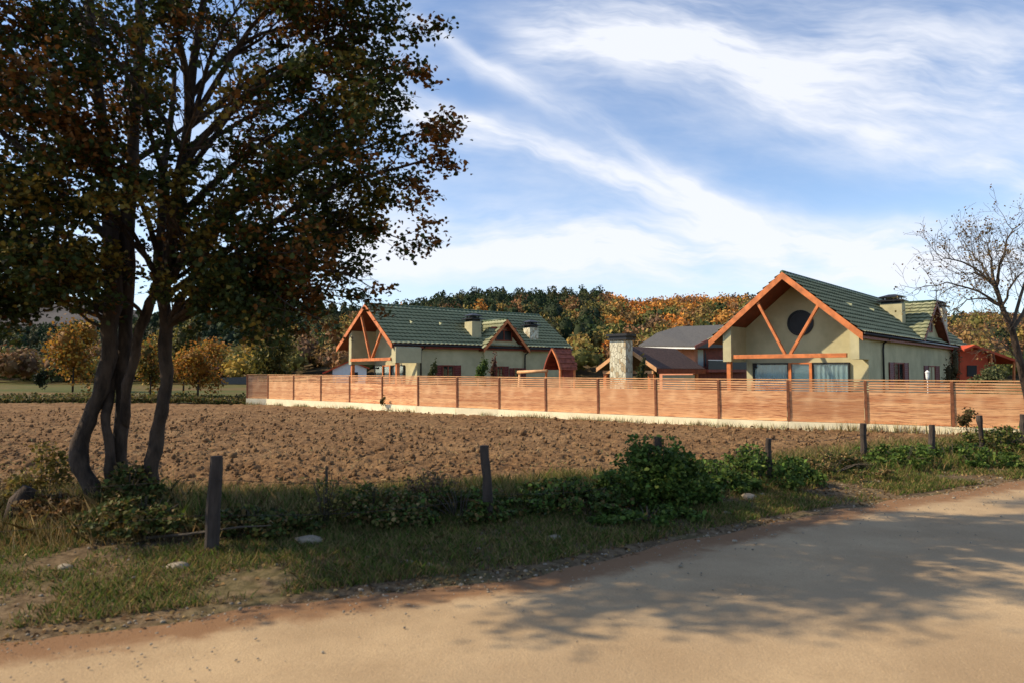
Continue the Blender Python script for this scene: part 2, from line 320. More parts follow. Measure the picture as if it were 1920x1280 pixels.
def soil_h(x, y):
    cl = fbm(x*3.6, y*3.6, 4, 31, .6); c2 = np.abs(fbm(x*10, y*10, 3, 37)-.5)*2; fur = np.sin((x*.35+y*.94)*2*math.pi/.8+3*fbm(x*.5, y*.5, 2, 3))
    return .02+.15*(cl-.45)+.055*(1-c2)*np.clip((cl-.35)*6, 0, 1)+.02*fur
FZ = soil_h(FX, FD)*np.clip(jj[:, None]*30, .3, 1)-.05*np.clip((FD-16)/10, 0, 1)
tag(grid_mesh('field', FX, FD, FZ, M['soil'], smooth=False), kind='structure')
# loose clods, one mass
def clod_mesh(n=7000):
    a_ = RNG.uniform(-.85, .72, n*3); d_ = 11.5*(3.4)**(RNG.random(n*3)**1.25); x = a_*d_; ok = (d_ > near_y(x)+.3) & (d_ < np.interp(x, ffx, ffy)-.3)
    x = x[ok][:n]; d_ = d_[ok][:n]
    phi = (1+5**.5)/2; ico = np.array([(-1, phi, 0), (1, phi, 0), (-1, -phi, 0), (1, -phi, 0), (0, -1, phi), (0, 1, phi), (0, -1, -phi), (0, 1, -phi), (phi, 0, -1), (phi, 0, 1), (-phi, 0, -1), (-phi, 0, 1)])/1.9
    fc = np.array([(0, 11, 5), (0, 5, 1), (0, 1, 7), (0, 7, 10), (0, 10, 11), (1, 5, 9), (5, 11, 4), (11, 10, 2), (10, 7, 6), (7, 1, 8), (3, 9, 4), (3, 4, 2), (3, 2, 6), (3, 6, 8), (3, 8, 9), (4, 9, 5), (2, 4, 11), (6, 2, 10), (8, 6, 7), (9, 8, 1)])
    m_ = len(x); s = RNG.gamma(2.0, .011, m_)+.012; V = ico[None]*(.7+.6*RNG.random((m_, 12, 1)))*s[:, None, None]*RNG.uniform(.6, 1.3, (m_, 1, 3))
    z = soil_h(x, d_)+s*.25; V += np.stack([x, d_, z], -1)[:, None]
    F = (fc[None]+(np.arange(m_)*12)[:, None, None]).reshape(-1, 3)
    o = np_mesh('clods', V.reshape(-1, 3), 3, M['soil'], None, None, F); return tag(o, 'loose brown clods of earth strewn over the ploughed field', 'soil', kind='stuff')
clod_mesh()
# ------------------------------------------------------------------ leaf masses
def quads(cen, size, nrm=None, leaf=False, asp=.75):
    """leaf faces at cen with given size; leaf=True gives pointed six-sided leaves"""
    n = len(cen); d = RNG.normal(size=(n, 3)); 
    if nrm is not None: d = d*.6+nrm
    d /= np.linalg.norm(d, axis=1, keepdims=True); a = np.cross(d, RNG.normal(size=(n, 3))); a /= np.linalg.norm(a, axis=1, keepdims=True); b = np.cross(d, a)
    size = np.broadcast_to(size, (n,))[:, None]; a = a*size*.5; b = b*size*.5*asp
    if leaf:
        c = [a, a*.35+b, -a*.45+b*.8, -a, -a*.45-b*.8, a*.35-b]
        c = [k+d*size*.08*(1 if i in (1, 2, 4, 5) else -1) for i, k in enumerate(c)]; return np.stack([cen+k for k in c], 1).reshape(-1, 3), 6
    return np.stack([cen+a+b, cen-a+b, cen-a-b, cen+a-b], 1).reshape(-1, 3), 4
def shade_var(col, n, v=.25):
    return np.clip(np.asarray(col)[None]*(1+RNG.normal(0, v, (n, 1)))*(1+RNG.normal(0, v*.35, (n, 3))), .004, .9)
ICO = None
def blob(cen, rx, rz, seed, sub=2):
    global ICO
    if ICO is None:
        import bmesh
        ICO = {}
        for s_ in (1, 2, 3):
            bm = bmesh.new(); bmesh.ops.create_icosphere(bm, subdivisions=s_, radius=1); bm.verts.ensure_lookup_table()
            ICO[s_] = (np.array([v.co[:] for v in bm.verts]), np.array([[v.index for v in f.verts] for f in bm.faces])); bm.free()
    v, f = ICO[sub]; d = .72+.5*vnoise(v[:, 0]*2.3+seed*3.1+v[:, 2]*1.7, v[:, 1]*2.3+seed*7.7, seed)
    return cen+v*d[:, None]*np.array([rx, rx, rz]), f
class Mass:
    """collects crowns (opaque inner clumps + leaf sprays) into one mesh"""
    def __init__(s): s.V = []; s.F = []; s.C = []; s.n = 0
    def tri(s, v, f, c): s.V.append(v); s.F.append(f+s.n); s.C.append(c); s.n += len(v)
    def spray(s, cen, size, c):
        v, k = quads(cen, size); i = np.arange(len(v)).reshape(-1, 4); f = np.concatenate([i[:, [0, 1, 2]], i[:, [0, 2, 3]]]); s.tri(v, f, np.repeat(c, 4, 0))
    def broad(s, x, y, z, r, h, col, n=220, size=.6, sub=2, seed=None):
        seed = int(x*13+y*7) % 9973 if seed is None else seed; k = 3 if n > 100 else 2
        for i in range(k+1):
            ox, oy = (0, 0) if i == 0 else (r*.45*math.cos(i*2.2+seed), r*.45*math.sin(i*2.2+seed)); cz = z+h*(.62 if i == 0 else .42+.12*(i % 2))
            rr = r*(.72 if i == 0 else .58); rz = h*(.36 if i == 0 else .30); v, f = blob(np.array([x+ox, y+oy, cz]), rr*.78, rz*.78, seed+i, 1)
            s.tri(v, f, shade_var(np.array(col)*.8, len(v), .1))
            m_ = n//(k+1); d = RNG.normal(size=(m_, 3)); d /= np.linalg.norm(d, axis=1, keepdims=True); d[:, 2] = np.abs(d[:, 2])*RNG.choice([1, 1, 1, -.6], m_)
            lum = .8+.45*vnoise(d[:, 0]*2.5+seed, d[:, 1]*2.5+d[:, 2]*2, seed); c = d*np.array([rr, rr, rz])*RNG.uniform(.78, 1.22, (m_, 1))*lum[:, None]+[x+ox, y+oy, cz]
            s.spray(c, size*RNG.uniform(.6, 1.3, m_), shade_var(col, m_, .22)*lum[:, None])
    def conifer(s, x, y, z, r, h, col, n=160, size=.8):
        seed = int(x*13+y*7) % 9973; v, f = blob(np.array([0, 0, 0.]), 1, 1, seed, 1); t = (v[:, 2]+1)/2; v = np.stack([v[:, 0]*r*.8*np.sqrt(1.08-t), v[:, 1]*r*.8*np.sqrt(1.08-t), t*h*.8+h*.1], 1)+[x, y, z]
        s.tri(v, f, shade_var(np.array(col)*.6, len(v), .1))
        t = RNG.random(n)**1.3; a = RNG.uniform(0, 6.283, n); lay = .82+.3*np.sin(t*h*2.0+seed); rad = r*(1.03-t)**.62*lay*RNG.uniform(.65, 1.1, n)
        c = np.stack([x+rad*np.cos(a), y+rad*np.sin(a), z+h*(.12+.9*t)], 1); s.spray(c, size*RNG.uniform(.5, 1.2, n)*(1.1-.5*t), shade_var(col, n, .22))
    def build(s, name, parent=None, mt=None):
        return np_mesh(name, np.concatenate(s.V), 3, mt or M['far_leaf'], np.concatenate(s.C), parent, np.concatenate(s.F))
ORANGE = [(.50, .20, .04), (.42, .20, .045), (.52, .25, .06), (.36, .15, .04)]; OLIVE = [(.17, .15, .04), (.21, .165, .05), (.13, .13, .038), (.27, .18, .05), (.23, .14, .05)]
BROWN = [(.20, .115, .055), (.16, .095, .05), (.24, .13, .055)]; DKGREEN = [(.028, .048, .020), (.036, .056, .022), (.024, .040, .020)]; YELLOW = [(.34, .22, .04), (.28, .19, .04)]
# ------------------------------------------------------------------ hills: ridge line by bearing, distance of foot and ridge
def hill(name, px, py, Dfoot, Dridge, mt, drop=0., n=(160, 40), zb=-.5):
    bx = np.linspace(px[0], px[-1], n[0]); ry = np.interp(bx, px, py); t = np.concatenate([np.linspace(0, 1, n[1]), np.linspace(1.1, 2.0, 8)])
    BX, T = np.meshgrid(bx, t); a_ = (BX-960)/FPX; D = Dfoot+(Dridge-Dfoot)*T; zr = np.maximum((697-np.interp(BX, px, py))/FPX*Dridge+EYE-drop, .2)
    Z = zb+(zr-zb)*np.where(T <= 1, np.sin(np.clip(T, 0, 1)*math.pi/2)**1.1, 1-.55*(T-1)**1.2); X = a_*D
    Z = Z+(fbm(X*.03, D*.03, 3, 41)-.5)*(D*.02)*np.clip(T*(T <= 1.2), 0, 1)
    return tag(grid_mesh(name, X, D, Z, mt), kind='structure')
def hill_z(x, y, px, py, Dfoot, Dridge, drop, zb=-.5):
    T = (y-Dfoot)/(Dridge-Dfoot); b_ = 960+FPX*x/y; zr = np.maximum((697-np.interp(b_, px, py))/FPX*Dridge+EYE-drop, .2)
    return zb+(zr-zb)*np.where(T <= 1, np.sin(np.clip(T, 0, 1)*math.pi/2)**1.1, 1-.55*np.maximum(T-1, 0)**1.2)
M['hillsoil'] = mat('hill_undergrowth', (.10, .07, .03), 1, .4, .08); M['farhill'] = mat('far_moor', (.06, .055, .055), 1, .3, .004)
M['darkhill'] = mat('dark_wood_floor', (.03, .035, .02), 1, .3, .02)
H1 = ([-900, 250, 420, 500, 600, 660, 720, 780, 830, 900, 1000, 1100, 1140, 1190, 1300, 1390, 1500, 1620, 1760, 1850, 1920, 2300, 2900], [692, 690, 668, 632, 604, 594, 583, 573, 563, 556, 557, 554, 556, 571, 561, 560, 575, 590, 598, 590, 596, 600, 640], 130, 300)
H2 = ([-900, -300, 0, 120, 200, 300, 400, 500, 600, 680, 760, 900, 1500], [625, 618, 612, 606, 600, 585, 575, 566, 569, 574, 584, 600, 650], 330, 470)
H3 = ([-1500, -400, 0, 100, 170, 260, 400, 700], [590, 578, 573, 571, 573, 590, 615, 660], 900, 1300)
hill('near_hill', *H1, M['hillsoil'], drop=9.); hill('wooded_ridge', *H2, M['darkhill'], drop=9); hill('distant_mountain', *H3, M['farhill'])
aut = Mass(); con = Mass(); far = Mass()
rr = random.Random(5)
def pick(l): return l[rr.randrange(len(l))]
y = 135.
while y < 308:
    x = -.75*y
    while x < .86*y:
        xx = x+rr.uniform(-2.2, 2.2); yy = y+rr.uniform(-2.2, 2.2); b_ = 960+FPX*xx/yy; z = float(hill_z(np.array(xx), np.array(yy), *H1, 9.))
        x += 6.0+rr.uniform(-1, 1)
        if z < .9 and rr.random() < .3: continue
        top = (yy-130)/170
        hid = 735 < b_ < 960 and z < 4
        if hid and rr.random() < .5: continue
        pc = .05
        if 740 < b_ < 1140: pc = .95 if top > .45 else (.5 if top > .25 else .12)
        if 1040 < b_ < 1100 and top < .55: pc = .5
        if 1130 <= b_ < 1400: pc = .03
        if 1375 < b_ < 1440 and top > .8: pc = .9
        if 540 < b_ < 700: pc = .25 if top > .3 else .2
        if b_ > 1500: pc = .12
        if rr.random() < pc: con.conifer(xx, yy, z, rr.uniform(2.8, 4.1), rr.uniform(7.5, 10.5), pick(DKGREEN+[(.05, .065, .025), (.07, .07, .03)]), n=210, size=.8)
        else:
            if 1120 <= b_ < 1400 and top > .5: col = pick(ORANGE+BROWN[:1])
            elif b_ > 1500: col = pick(OLIVE+BROWN+BROWN)
            elif b_ < 700: col = pick(OLIVE+YELLOW[:1]+BROWN+OLIVE) 
            else: col = pick(OLIVE+OLIVE+BROWN+ORANGE[:2]+[(.05, .07, .025)]*2)
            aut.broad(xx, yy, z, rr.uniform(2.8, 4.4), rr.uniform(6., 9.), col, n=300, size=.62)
    y += 6.2 if y < 230 else 5.2
y = 340.
while y < 476:
    x = -.95*y
    while x < .1*y:
        xx = x+rr.uniform(-3, 3); yy = y+rr.uniform(-3, 3); z = float(hill_z(np.array(xx), np.array(yy), *H2, 9)); x += 9
        far.conifer(xx, yy, z, rr.uniform(4, 5.5), rr.uniform(7, 10.5), pick(DKGREEN+[(.05, .07, .03), (.07, .07, .03)]), n=90, size=1.7)
    y += 11
# scattered copses on the flat in front of the ridge
for i in range(330):
    yy = rr.uniform(150, 325); bp = rr.uniform(-250, 560); xx = (bp-960)/FPX*yy
    if bp > 430 and yy < 170: continue
    aut.broad(xx, yy, -.3, rr.uniform(2.5, 4.5), rr.uniform(3., 5.6), tuple(k*.55 for k in pick(OLIVE+OLIVE+BROWN+[(.08, .09, .04)])), n=300, size=.7)
tag(aut.build('autumn_woodland'), 'olive, brown and orange autumn woodland covering the hillside behind the houses', 'woodland', kind='stuff')
tag(con.build('conifer_woodland'), 'dark green conifers massed along the hill top behind the left house', 'woodland', kind='stuff')
tag(far.build('distant_woodland'), 'distant dark wooded ridge behind the trunks of the big tree', 'woodland', kind='stuff')
# ------------------------------------------------------------------ houses
def tile_slope(e0, along, up, L, H, per=.36, course=.40):
    """wavy tile courses on a slope: e0 eave start, unit vectors along the eave and up the slope"""
    e0 = np.array(e0, float); al = np.array(along, float); up_ = np.array(up, float); nr = np.cross(al, up_); nr *= np.sign(nr[2])
    ns = max(4, int(L/(per/4))); s = np.linspace(0, L, ns+1); nc = max(1, int(round(H/course))); ch = H/nc
    prof = .05*np.abs(np.sin(math.pi*s/per))**.8; rows = []
    for i in range(nc):
        jit = .006*np.sin(s*1.7+i*2.1)+.004*RNG.normal(size=len(s))
        rows.append((i*ch-.02*(i > 0), prof+.105+jit)); rows.append(((i+1)*ch, prof+.012+jit))
    V = np.concatenate([e0+al*s[:, None]+up_*t+nr*h[:, None] for t, h in rows]); r, c = len(rows), len(s); i = np.arange(r*c).reshape(r, c)
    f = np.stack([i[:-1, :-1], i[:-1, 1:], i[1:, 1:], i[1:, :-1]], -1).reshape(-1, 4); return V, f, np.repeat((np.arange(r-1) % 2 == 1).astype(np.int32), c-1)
def merge(parts):
    V = []; F = []; G = []; n = 0
    for v, f, g in parts: V.append(v); F.append(f+n); G.append(g); n += len(v)
    return np.concatenate(V), np.concatenate(F), np.concatenate(G)
def tiles(parts, parent):
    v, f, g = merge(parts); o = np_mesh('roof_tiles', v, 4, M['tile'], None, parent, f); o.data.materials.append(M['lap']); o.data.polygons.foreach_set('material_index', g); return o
def cap_chimney(parent, u0, v0, u1, v1, z0, z1, m_, stone=False, name='chimney'):
    ch = MB().box(u0, v0, z0, u1, v1, z1).build(name, M[m_], parent, bevel=.015)
    if stone:
        MB().box(u0-.10, v0-.10, z1+.003, u1+.10, v1+.10, z1+.10).box(u0-.02, v0-.02, z1+.10, u1+.02, v1+.02, z1+.20).box(u0-.14, v0-.14, z1+.20, u1+.14, v1+.14, z1+.32).build('chimney_cap', M['gutter'], ch); return ch
    c = MB(); uc, vc = (u0+u1)/2, (v0+v1)/2; a, b = (u1-u0)/2, (v1-v0)/2
    c.box(u0+.06, v0+.06, z1, u1-.06, v1-.06, z1+.16)
    for k, (z, g) in enumerate(((z1+.14, .16), (z1+.38, .06))):
        c.prism([(uc-a-g, vc-b-g, z), (uc+a+g, vc-b-g, z), (uc+a+g, vc+b+g, z), (uc-a-g, vc+b+g, z)], (0, 0, .05))
        c.add([(uc-a-g, vc-b-g, z+.05), (uc+a+g, vc-b-g, z+.05), (uc+a+g, vc+b+g, z+.05), (uc-a-g, vc+b+g, z+.05), (uc-a*.3, vc-b*.3, z+.2), (uc+a*.3, vc-b*.3, z+.2), (uc+a*.3, vc+b*.3, z+.2), (uc-a*.3, vc+b*.3, z+.2)],
              [(0, 1, 5, 4), (1, 2, 6, 5), (2, 3, 7, 6), (3, 0, 4, 7), (4, 5, 6, 7)])
        if k == 0:
            for su in (-1, 1):
                for sv_ in (-1, 1): c.box(uc+su*a*.7-.03, vc+sv_*b*.7-.03, z+.1, uc+su*a*.7+.03, vc+sv_*b*.7+.03, z+.3)
    c.build('chimney_cap', M['gutter'], ch); return ch
def shuttered(parent, u0, u1, z0, z1, v, sw=.5, dark=False):
    fr = MB(); t = .07
    fr.box(u0, v-.05, z0, u1, v+.01, z0+t).box(u0, v-.05, z1-t, u1, v+.01, z1).box(u0, v-.05, z0+t, u0+t, v+.01, z1-t).box(u1-t, v-.05, z0+t, u1, v+.01, z1-t).box((u0+u1)/2-.03, v-.045, z0+t, (u0+u1)/2+.03, v+.01, z1-t)
    w_ = fr.build('window', M['wood_red'], parent); MB().box(u0+t, v-.012, z0+t, u1-t, v-.006, z1-t).build('pane', M['glass'], w_); MB().box(u0+t, v-.003, z0+t, u1-t, v+.0, z1-t).build('blind', M['dark'], w_)
    for a, b in ((u0-sw-.03, u0-.03), (u1+.03, u1+sw+.03)):
        s = MB(); s.box(a, v-.07, z0, a+.06, v-.03, z1).box(b-.06, v-.07, z0, b, v-.03, z1)
        n = 12
        for k in range(n):
            zz = z0+(z1-z0)*k/n; s.add([(a+.06, v-.065, zz), (b-.06, v-.065, zz), (b-.06, v-.035, zz+(z1-z0)/n*.95), (a+.06, v-.035, zz+(z1-z0)/n*.95)], [(0, 1, 2, 3)])
        s.build('shutter', M['shutter'], parent)
def pipe(parent, u, v, z):
    p = MB(); p.tube([(u+.25, v-.42, z+.25), (u+.12, v-.36, z+.10), (u, v-.10, z-.12), (u, v-.08, z-.4), (u, v-.08, .1)], [.05]*5, 8); p.build('downpipe', M['gutter'], parent, smooth=True)
def curtain(parent, u, v0, v1, z0, z1, m_='curtain', amp=.035):
    n = int(abs(v1-v0)/.03); vs = []; f = []
    for i in range(n+1):
        v = v0+(v1-v0)*i/n; d = amp*math.sin(v*26+2*math.sin(v*3.1))
        vs += [(u+d, v, z0), (u+d*.6, v, z1)]
    for i in range(n): f.append((2*i, 2*i+2, 2*i+3, 2*i+1))
    return MB().add(vs, f).build('curtain', M[m_], parent, smooth=True)
def chalet(label, org, ang, Wd, vap, zap, zeR, zeL, L, finR, finL, beam, braceT, braceB, win, door, rw, chim, dorm, stone, wins, pipes, wallR=.3, hip=0., cur='curtain', dbarge='soffit'):
    root = empty('green_roof_house', (org[0], org[1], 0), ang, label, 'house', 'cream chalets with green tiled roofs behind the wooden fence')
    o = 2.0; wl = finL[0]
    sR = (zap-zeR)/vap; sL = (zap-zeL)/(Wd-vap)
    zr = lambda v: zeR+sR*v if v < vap else zap-sL*(v-vap)
    # walls
    wb = MB(); pts = [(o, wallR, -.1), (o, wl, -.1), (o, wl, zr(wl)-.2), (o, vap, zap-.2), (o, wallR, zr(wallR)-.2)]
    wb.prism(pts, (L-o-.4, 0, 0)); wb.build('wall', M['wall'], root)
    f1 = MB(); a, b = finR; f1.prism([(.12, a, 2.80), (.12, b, 2.80), (.12, b, zr(b)-.2), (.12, a, max(zr(a), zeR)-.2)], (o-.12, 0, 0)); f1.build('porch_fin', M['wall'], root)
    f2 = MB(); a, b = finL; f2.prism([(.12, a, 2.74), (.12, b, 2.74), (.12, b, zr(b)-.2), (.12, a, zr(a)-.2)], (o-.12, 0, 0)); f2.build('porch_fin', M['wall'], root)
    MB().box(.22, finL[0]+.08, 0, .44, finL[0]+.30, 2.737).build('porch_post', M['wood'], root, bevel=.01)
    if finR[0] < 0: MB().box(.22, finR[0]+.02, 0, .44, finR[0]+.24, 2.797).build('porch_post', M['wood'], root, bevel=.01)
    if dorm:
        uc, hw, dz, dze, dv = dorm; MB().prism([(uc-hw+.35, dv+.45, -.1), (uc+hw-.35, dv+.45, -.1), (uc+hw-.35, dv+.45, dze+.05), (uc, dv+.45, dz-.35), (uc-hw+.35, dv+.45, dze+.05)], (0, 2.2, 0)).build('gable_wall', M['wall'], root)
    # roof: slab with soffit, tiles, ridge
    th = .15; sl_ = MB()
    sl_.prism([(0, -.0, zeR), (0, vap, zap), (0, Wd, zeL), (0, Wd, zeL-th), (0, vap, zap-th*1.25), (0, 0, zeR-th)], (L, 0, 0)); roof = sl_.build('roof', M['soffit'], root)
    upR = np.array([0, vap, zap-zeR]); HR = np.linalg.norm(upR); upL = np.array([0, -(Wd-vap), zap-zeL]); HL = np.linalg.norm(upL)
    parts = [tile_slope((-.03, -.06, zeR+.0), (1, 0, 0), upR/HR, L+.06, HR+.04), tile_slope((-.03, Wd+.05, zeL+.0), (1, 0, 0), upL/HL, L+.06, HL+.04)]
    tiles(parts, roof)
    rd = MB(); n = int(L/.38)
    for i in range(n): rd.tube([(i*.38, vap, zap+.045), (i*.38+.41, vap, zap+.065)], [.13, .115], 8)
    rd.build('ridge_cap', M['ridge'], roof, smooth=True)
    bb = .27
    for (va, za, vb, zb_) in ((-.03, zeR-.02, vap, zap+.03), (vap, zap+.03, Wd+.03, zeL-.02)):
        d = Vector((0, vb-va, zb_-za)).normalized(); dn = Vector((0, -d.z, d.y)); dn = dn if dn.z < 0 else -dn
        A_, B_ = Vector((-.05, va, za+.05)), Vector((-.05, vb, zb_+.05)); zc = Vector((0, 0, -bb/ max(.5, abs(d.y))))
        MB().prism([A_, B_, B_+zc, A_+zc], (.047, 0, 0)).build('barge_board', M['wood'] , root)
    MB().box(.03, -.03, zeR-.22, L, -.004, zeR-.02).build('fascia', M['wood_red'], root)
    g = MB(); g.tube([(.05, -.10, zeR-.02), (L, -.10, zeR-.05)], [.07, .07], 8); g.build('gutter', M['gutter'], root, smooth=True)
    # porch truss
    MB().box(.02, beam[0], beam[2]-.10, .20, beam[1], beam[2]+.10).build('tie_beam', M['wood'], root, bevel=.01)
    for vt in braceT:
        vb = braceB+(.13 if vt > braceB else -.13); MB().bar((.11, vb, beam[2]+.09), (.11, vt, zr(vt)-.18), .13, .16, (1, 0, 0)).build('brace', M['wood'], root, bevel=.008)
    # facade windows
    zt = 2.68; zb_ = .35; v0, v1 = win; d0, d1 = door
    def pane(a, b, m_, nm='window', col='wood'):
        fr = MB(); t = .07; u_ = o-.13
        fr.box(u_, a, zb_, o-.002, b, zb_+t).box(u_, a, zt-t, o-.002, b, zt).box(u_, a, zb_+t, o-.002, a+t, zt-t).box(u_, b-t, zb_+t, o-.002, b, zt-t)
        w_ = fr.build(nm, M[col], root); MB().box(o-.105, a+t, zb_+t, o-.10, b-t, zt-t).build('pane', M['glass'], w_); return w_
    for a, b in ((v0, d0), (d1, v1)):
        w_ = pane(a+.01, b-.01, 'glass', 'window', 'gutter'); 
        MB().box(o-.004, a+.03, zb_+.02, o-.0025, b-.03, zt-.02).build('blind', M['dark'], w_)
        curtain(w_, o-.052, a+.09, b-.09, zb_+.08, zt-.10, cur, .04)
    w_ = pane(d0, d1, 'glass', 'door', 'wood'); MB().box(o-.06, d0+.075, zb_+.075, o-.05, d1-.075, zt-.075).build('blind', M['lounge'], w_)
    for dk in (d0+.06, d1-.06): MB().box(o-.17, dk-.07, zb_, o-.132, dk+.07, zt).build('door_post', M['wood'], root)
    if rw:
        n = 32; vc, zc, r = rw; ring = MB(); vs = []; fs = []
        for i in range(n):
            t = 2*math.pi*i/n
            for (uu, rr_) in ((o-.06, r+.05), (o-.06, r-.03), (o-.002, r-.03), (o-.002, r+.05)): vs.append((uu, vc+rr_*math.cos(t), zc+rr_*math.sin(t)))
        for i in range(n):
            j = (i+1) % n
            for k in range(4): fs.append((4*i+k, 4*i+(k+1) % 4, 4*j+(k+1) % 4, 4*j+k))
        w_ = ring.add(vs, fs).build('round_window', M['dark'], root); MB().prism([(o-.02, vc+r*math.cos(2*math.pi*i/n), zc+r*math.sin(2*math.pi*i/n)) for i in range(n)], (.015, 0, 0)).build('pane', M['dark'], w_)
    MB().tube([(o-.05, finL[0]-.55, 2.45), (o-.2, finL[0]-.55, 2.5)], [.05, .08], 8).build('wall_lamp', M['gutter'], root)
    if dorm:
        ve = (dz-zeR)/sR+.3; hwv = Vector((hw, 0, dz-dze)); Hd = hwv.length
        dr = MB(); dr.prism([(uc-hw, dv, dze), (uc, dv, dz), (uc+hw, dv, dze), (uc+hw, dv, dze-.13), (uc, dv, dz-.17), (uc-hw, dv, dze-.13)], (0, ve-dv, 0)); dro = dr.build('dormer_roof', M['soffit'], root)
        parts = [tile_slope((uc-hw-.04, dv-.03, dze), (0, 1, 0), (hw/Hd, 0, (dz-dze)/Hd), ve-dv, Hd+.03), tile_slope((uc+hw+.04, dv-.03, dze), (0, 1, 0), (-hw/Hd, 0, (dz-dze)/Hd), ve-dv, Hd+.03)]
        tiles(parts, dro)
        rd = MB(); rd.tube([(uc, dv, dz+.06), (uc, ve, dz+.06)], [.11, .11], 8); rd.build('ridge_cap', M['ridge'], dro, smooth=True)
        for s_ in (-1, 1):
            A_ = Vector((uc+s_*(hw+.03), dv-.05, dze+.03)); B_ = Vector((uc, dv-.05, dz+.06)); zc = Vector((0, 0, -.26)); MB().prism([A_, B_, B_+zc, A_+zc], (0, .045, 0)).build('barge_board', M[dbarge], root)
        w_ = MB().box(uc-.75, dv+.38, dze+.62, uc+.75, dv+.44, dze+.70).box(uc-.75, dv+.38, dze+1.36, uc+.75, dv+.44, dze+1.44).box(uc-.75, dv+.38, dze+.70, uc-.67, dv+.44, dze+1.36).box(uc+.67, dv+.38, dze+.70, uc+.75, dv+.44, dze+1.36).box(uc-.04, dv+.38, dze+.70, uc+.04, dv+.44, dze+1.36).build('gable_window', M['wood_red'], root)
        MB().box(uc-.68, dv+.42, dze+.69, uc+.68, dv+.435, dze+1.37).build('pane', M['dark'], w_)
        MB().box(uc-1.1, dv+.33, dze+1.5, uc+1.1, dv+.445, dze+1.62).build('tie_beam', M['wood_red'], root)
    for c_ in chim: cap_chimney(root, *c_)
    if stone: cap_chimney(root, *stone, name='stone_chimney')
    for a in wins: shuttered(root, *a)
    for a in pipes: pipe(root, *a)
    # snow guards / vents on the roof
    for (uu, vv) in ((L*.16, vap*.5), (L*.31, vap*.5)):
        z_ = zr(vv); MB().add([(uu-.16, vv-.15, z_+.08), (uu+.16, vv-.15, z_+.08), (uu, vv-.15, z_+.24), (uu, vv+.25, z_+.36)], [(0, 1, 2), (0, 2, 3), (1, 3, 2), (0, 3, 1)]).build('roof_vent', M['tile'], roof)
    return root
hA = chalet('large cream chalet with a round dark window in its open timber gable', (15.93, 31), R(47.52), 7.46, 3.57, 7.02, 3.94, 3.82, 27,
            (.18, .56), (6.32, 6.76), (.70, 6.15, 2.98), (1.9, 4.9), 3.41, (1.12, 5.95), (2.88, 4.03), (3.45, 4.68, .61),
            [(12.4, 1.15, 13.2, 2.35, 4.4, 6.33, 'wall')], (15.3, 3.65, 6.50, 4.05, -.1), (22.6, .9, 24.2, 1.9, 3.2, 6.75, 'stone'),
            [(6.5, 8.5, 1.3, 2.72, .3, .95), (14.6, 16.4, 1.2, 2.6, .32, 1.2)], [(4.3, .3, 3.75)])
# weather vane on its stone chimney
u_ = Vector((math.cos(R(47.52)), math.sin(R(47.52)), 0)); v_ = Vector((-u_.y, u_.x, 0))
vn = MB(); vn.tube([(23.4, 1.4, 7.2), (23.4, 1.4, 8.6)], [.035, .02], 6); vn.bar((22.9, 1.4, 8.05), (23.9, 1.4, 8.05), .04, .04); vn.bar((23.4, 1.0, 8.05), (23.4, 1.8, 8.05), .04, .04); vn.bar((22.8, 1.4, 8.42), (23.9, 1.4, 8.42), .04, .05)
vn.build('weather_vane', M['gutter'], hA)
hB = chalet('smaller cream chalet on the left, its long green roof carrying a small gable dormer', (-7.64, 43.5), R(38.02), 8.49, 3.94, 6.76, 3.97, 3.95, 15.6,
            (-.25, .30), (6.3, 6.7), (.3, 6.25, 3.04), (1.6, 4.72), 3.15, (1.89, 6.2), (3.73, 4.91), None,
            [(6.7, .75, 7.5, 1.7, 4.2, 5.78, 'wall')], (9.0, 2.05, 5.88, 3.78, -.35), (12.0, .75, 12.85, 1.55, 3.2, 5.55, 'stone'),
            [(3.95, 4.85, 1.2, 2.68, .3, .55), (8.35, 8.95, 1.2, 2.62, .1, .45), (9.95, 10.6, 1.2, 2.5, .1, .4)], [(2.25, .3, 3.75), (11.1, .3, 3.6)], cur='lounge', dbarge='wood')
# stone barbecue pavilion
r = empty('barbecue_pavilion', tuple(at(1231.6, 690, 35).xy)+(0,), R(47.5), 'open timber pavilion with brown shingle gable roof and a big stone chimney', 'pavilion')
WD, ZA, ZE, LL = 3.76, 3.58, 2.40, 5.3
sl_ = MB(); sl_.prism([(0, 0, ZE), (0, WD/2, ZA), (0, WD, ZE), (0, WD, ZE-.1), (0, WD/2, ZA-.13), (0, 0, ZE-.1)], (LL, 0, 0)); sl_.build('roof', M['brownroof'], r)
for a, b in ((0, WD/2), (WD, WD/2)):
    A_ = Vector((-.05, a, ZE+.03)); B_ = Vector((-.05, b, ZA+.03)); MB().prism([A_, B_, B_-Vector((0, 0, .22)), A_-Vector((0, 0, .22))], (.045, 0, 0)).build('barge_board', M['palewood'], r)
MB().box(.05, -.04, ZE-.28, LL, -.002, ZE-.03).build('fascia', M['wood_red'], r)
MB().box(.15, .3, ZE-.28, .3, WD-.3, ZE-.12).build('tie_beam', M['palewood'], r)
for uu in (.2, LL-.5):
    for vv in (.3, WD-.5): MB().box(uu, vv, 0, uu+.2, vv+.2, ZE-.29).build('post', M['wood'], r)
MB().box(1.2, .34, 0, LL-.6, .38, 2.05).build('glass_screen', M['lounge'], r)
cap_chimney(r, -.72, 1.4, -.06, 2.4, 0, 3.86, 'stone', True, name='stone_chimney')
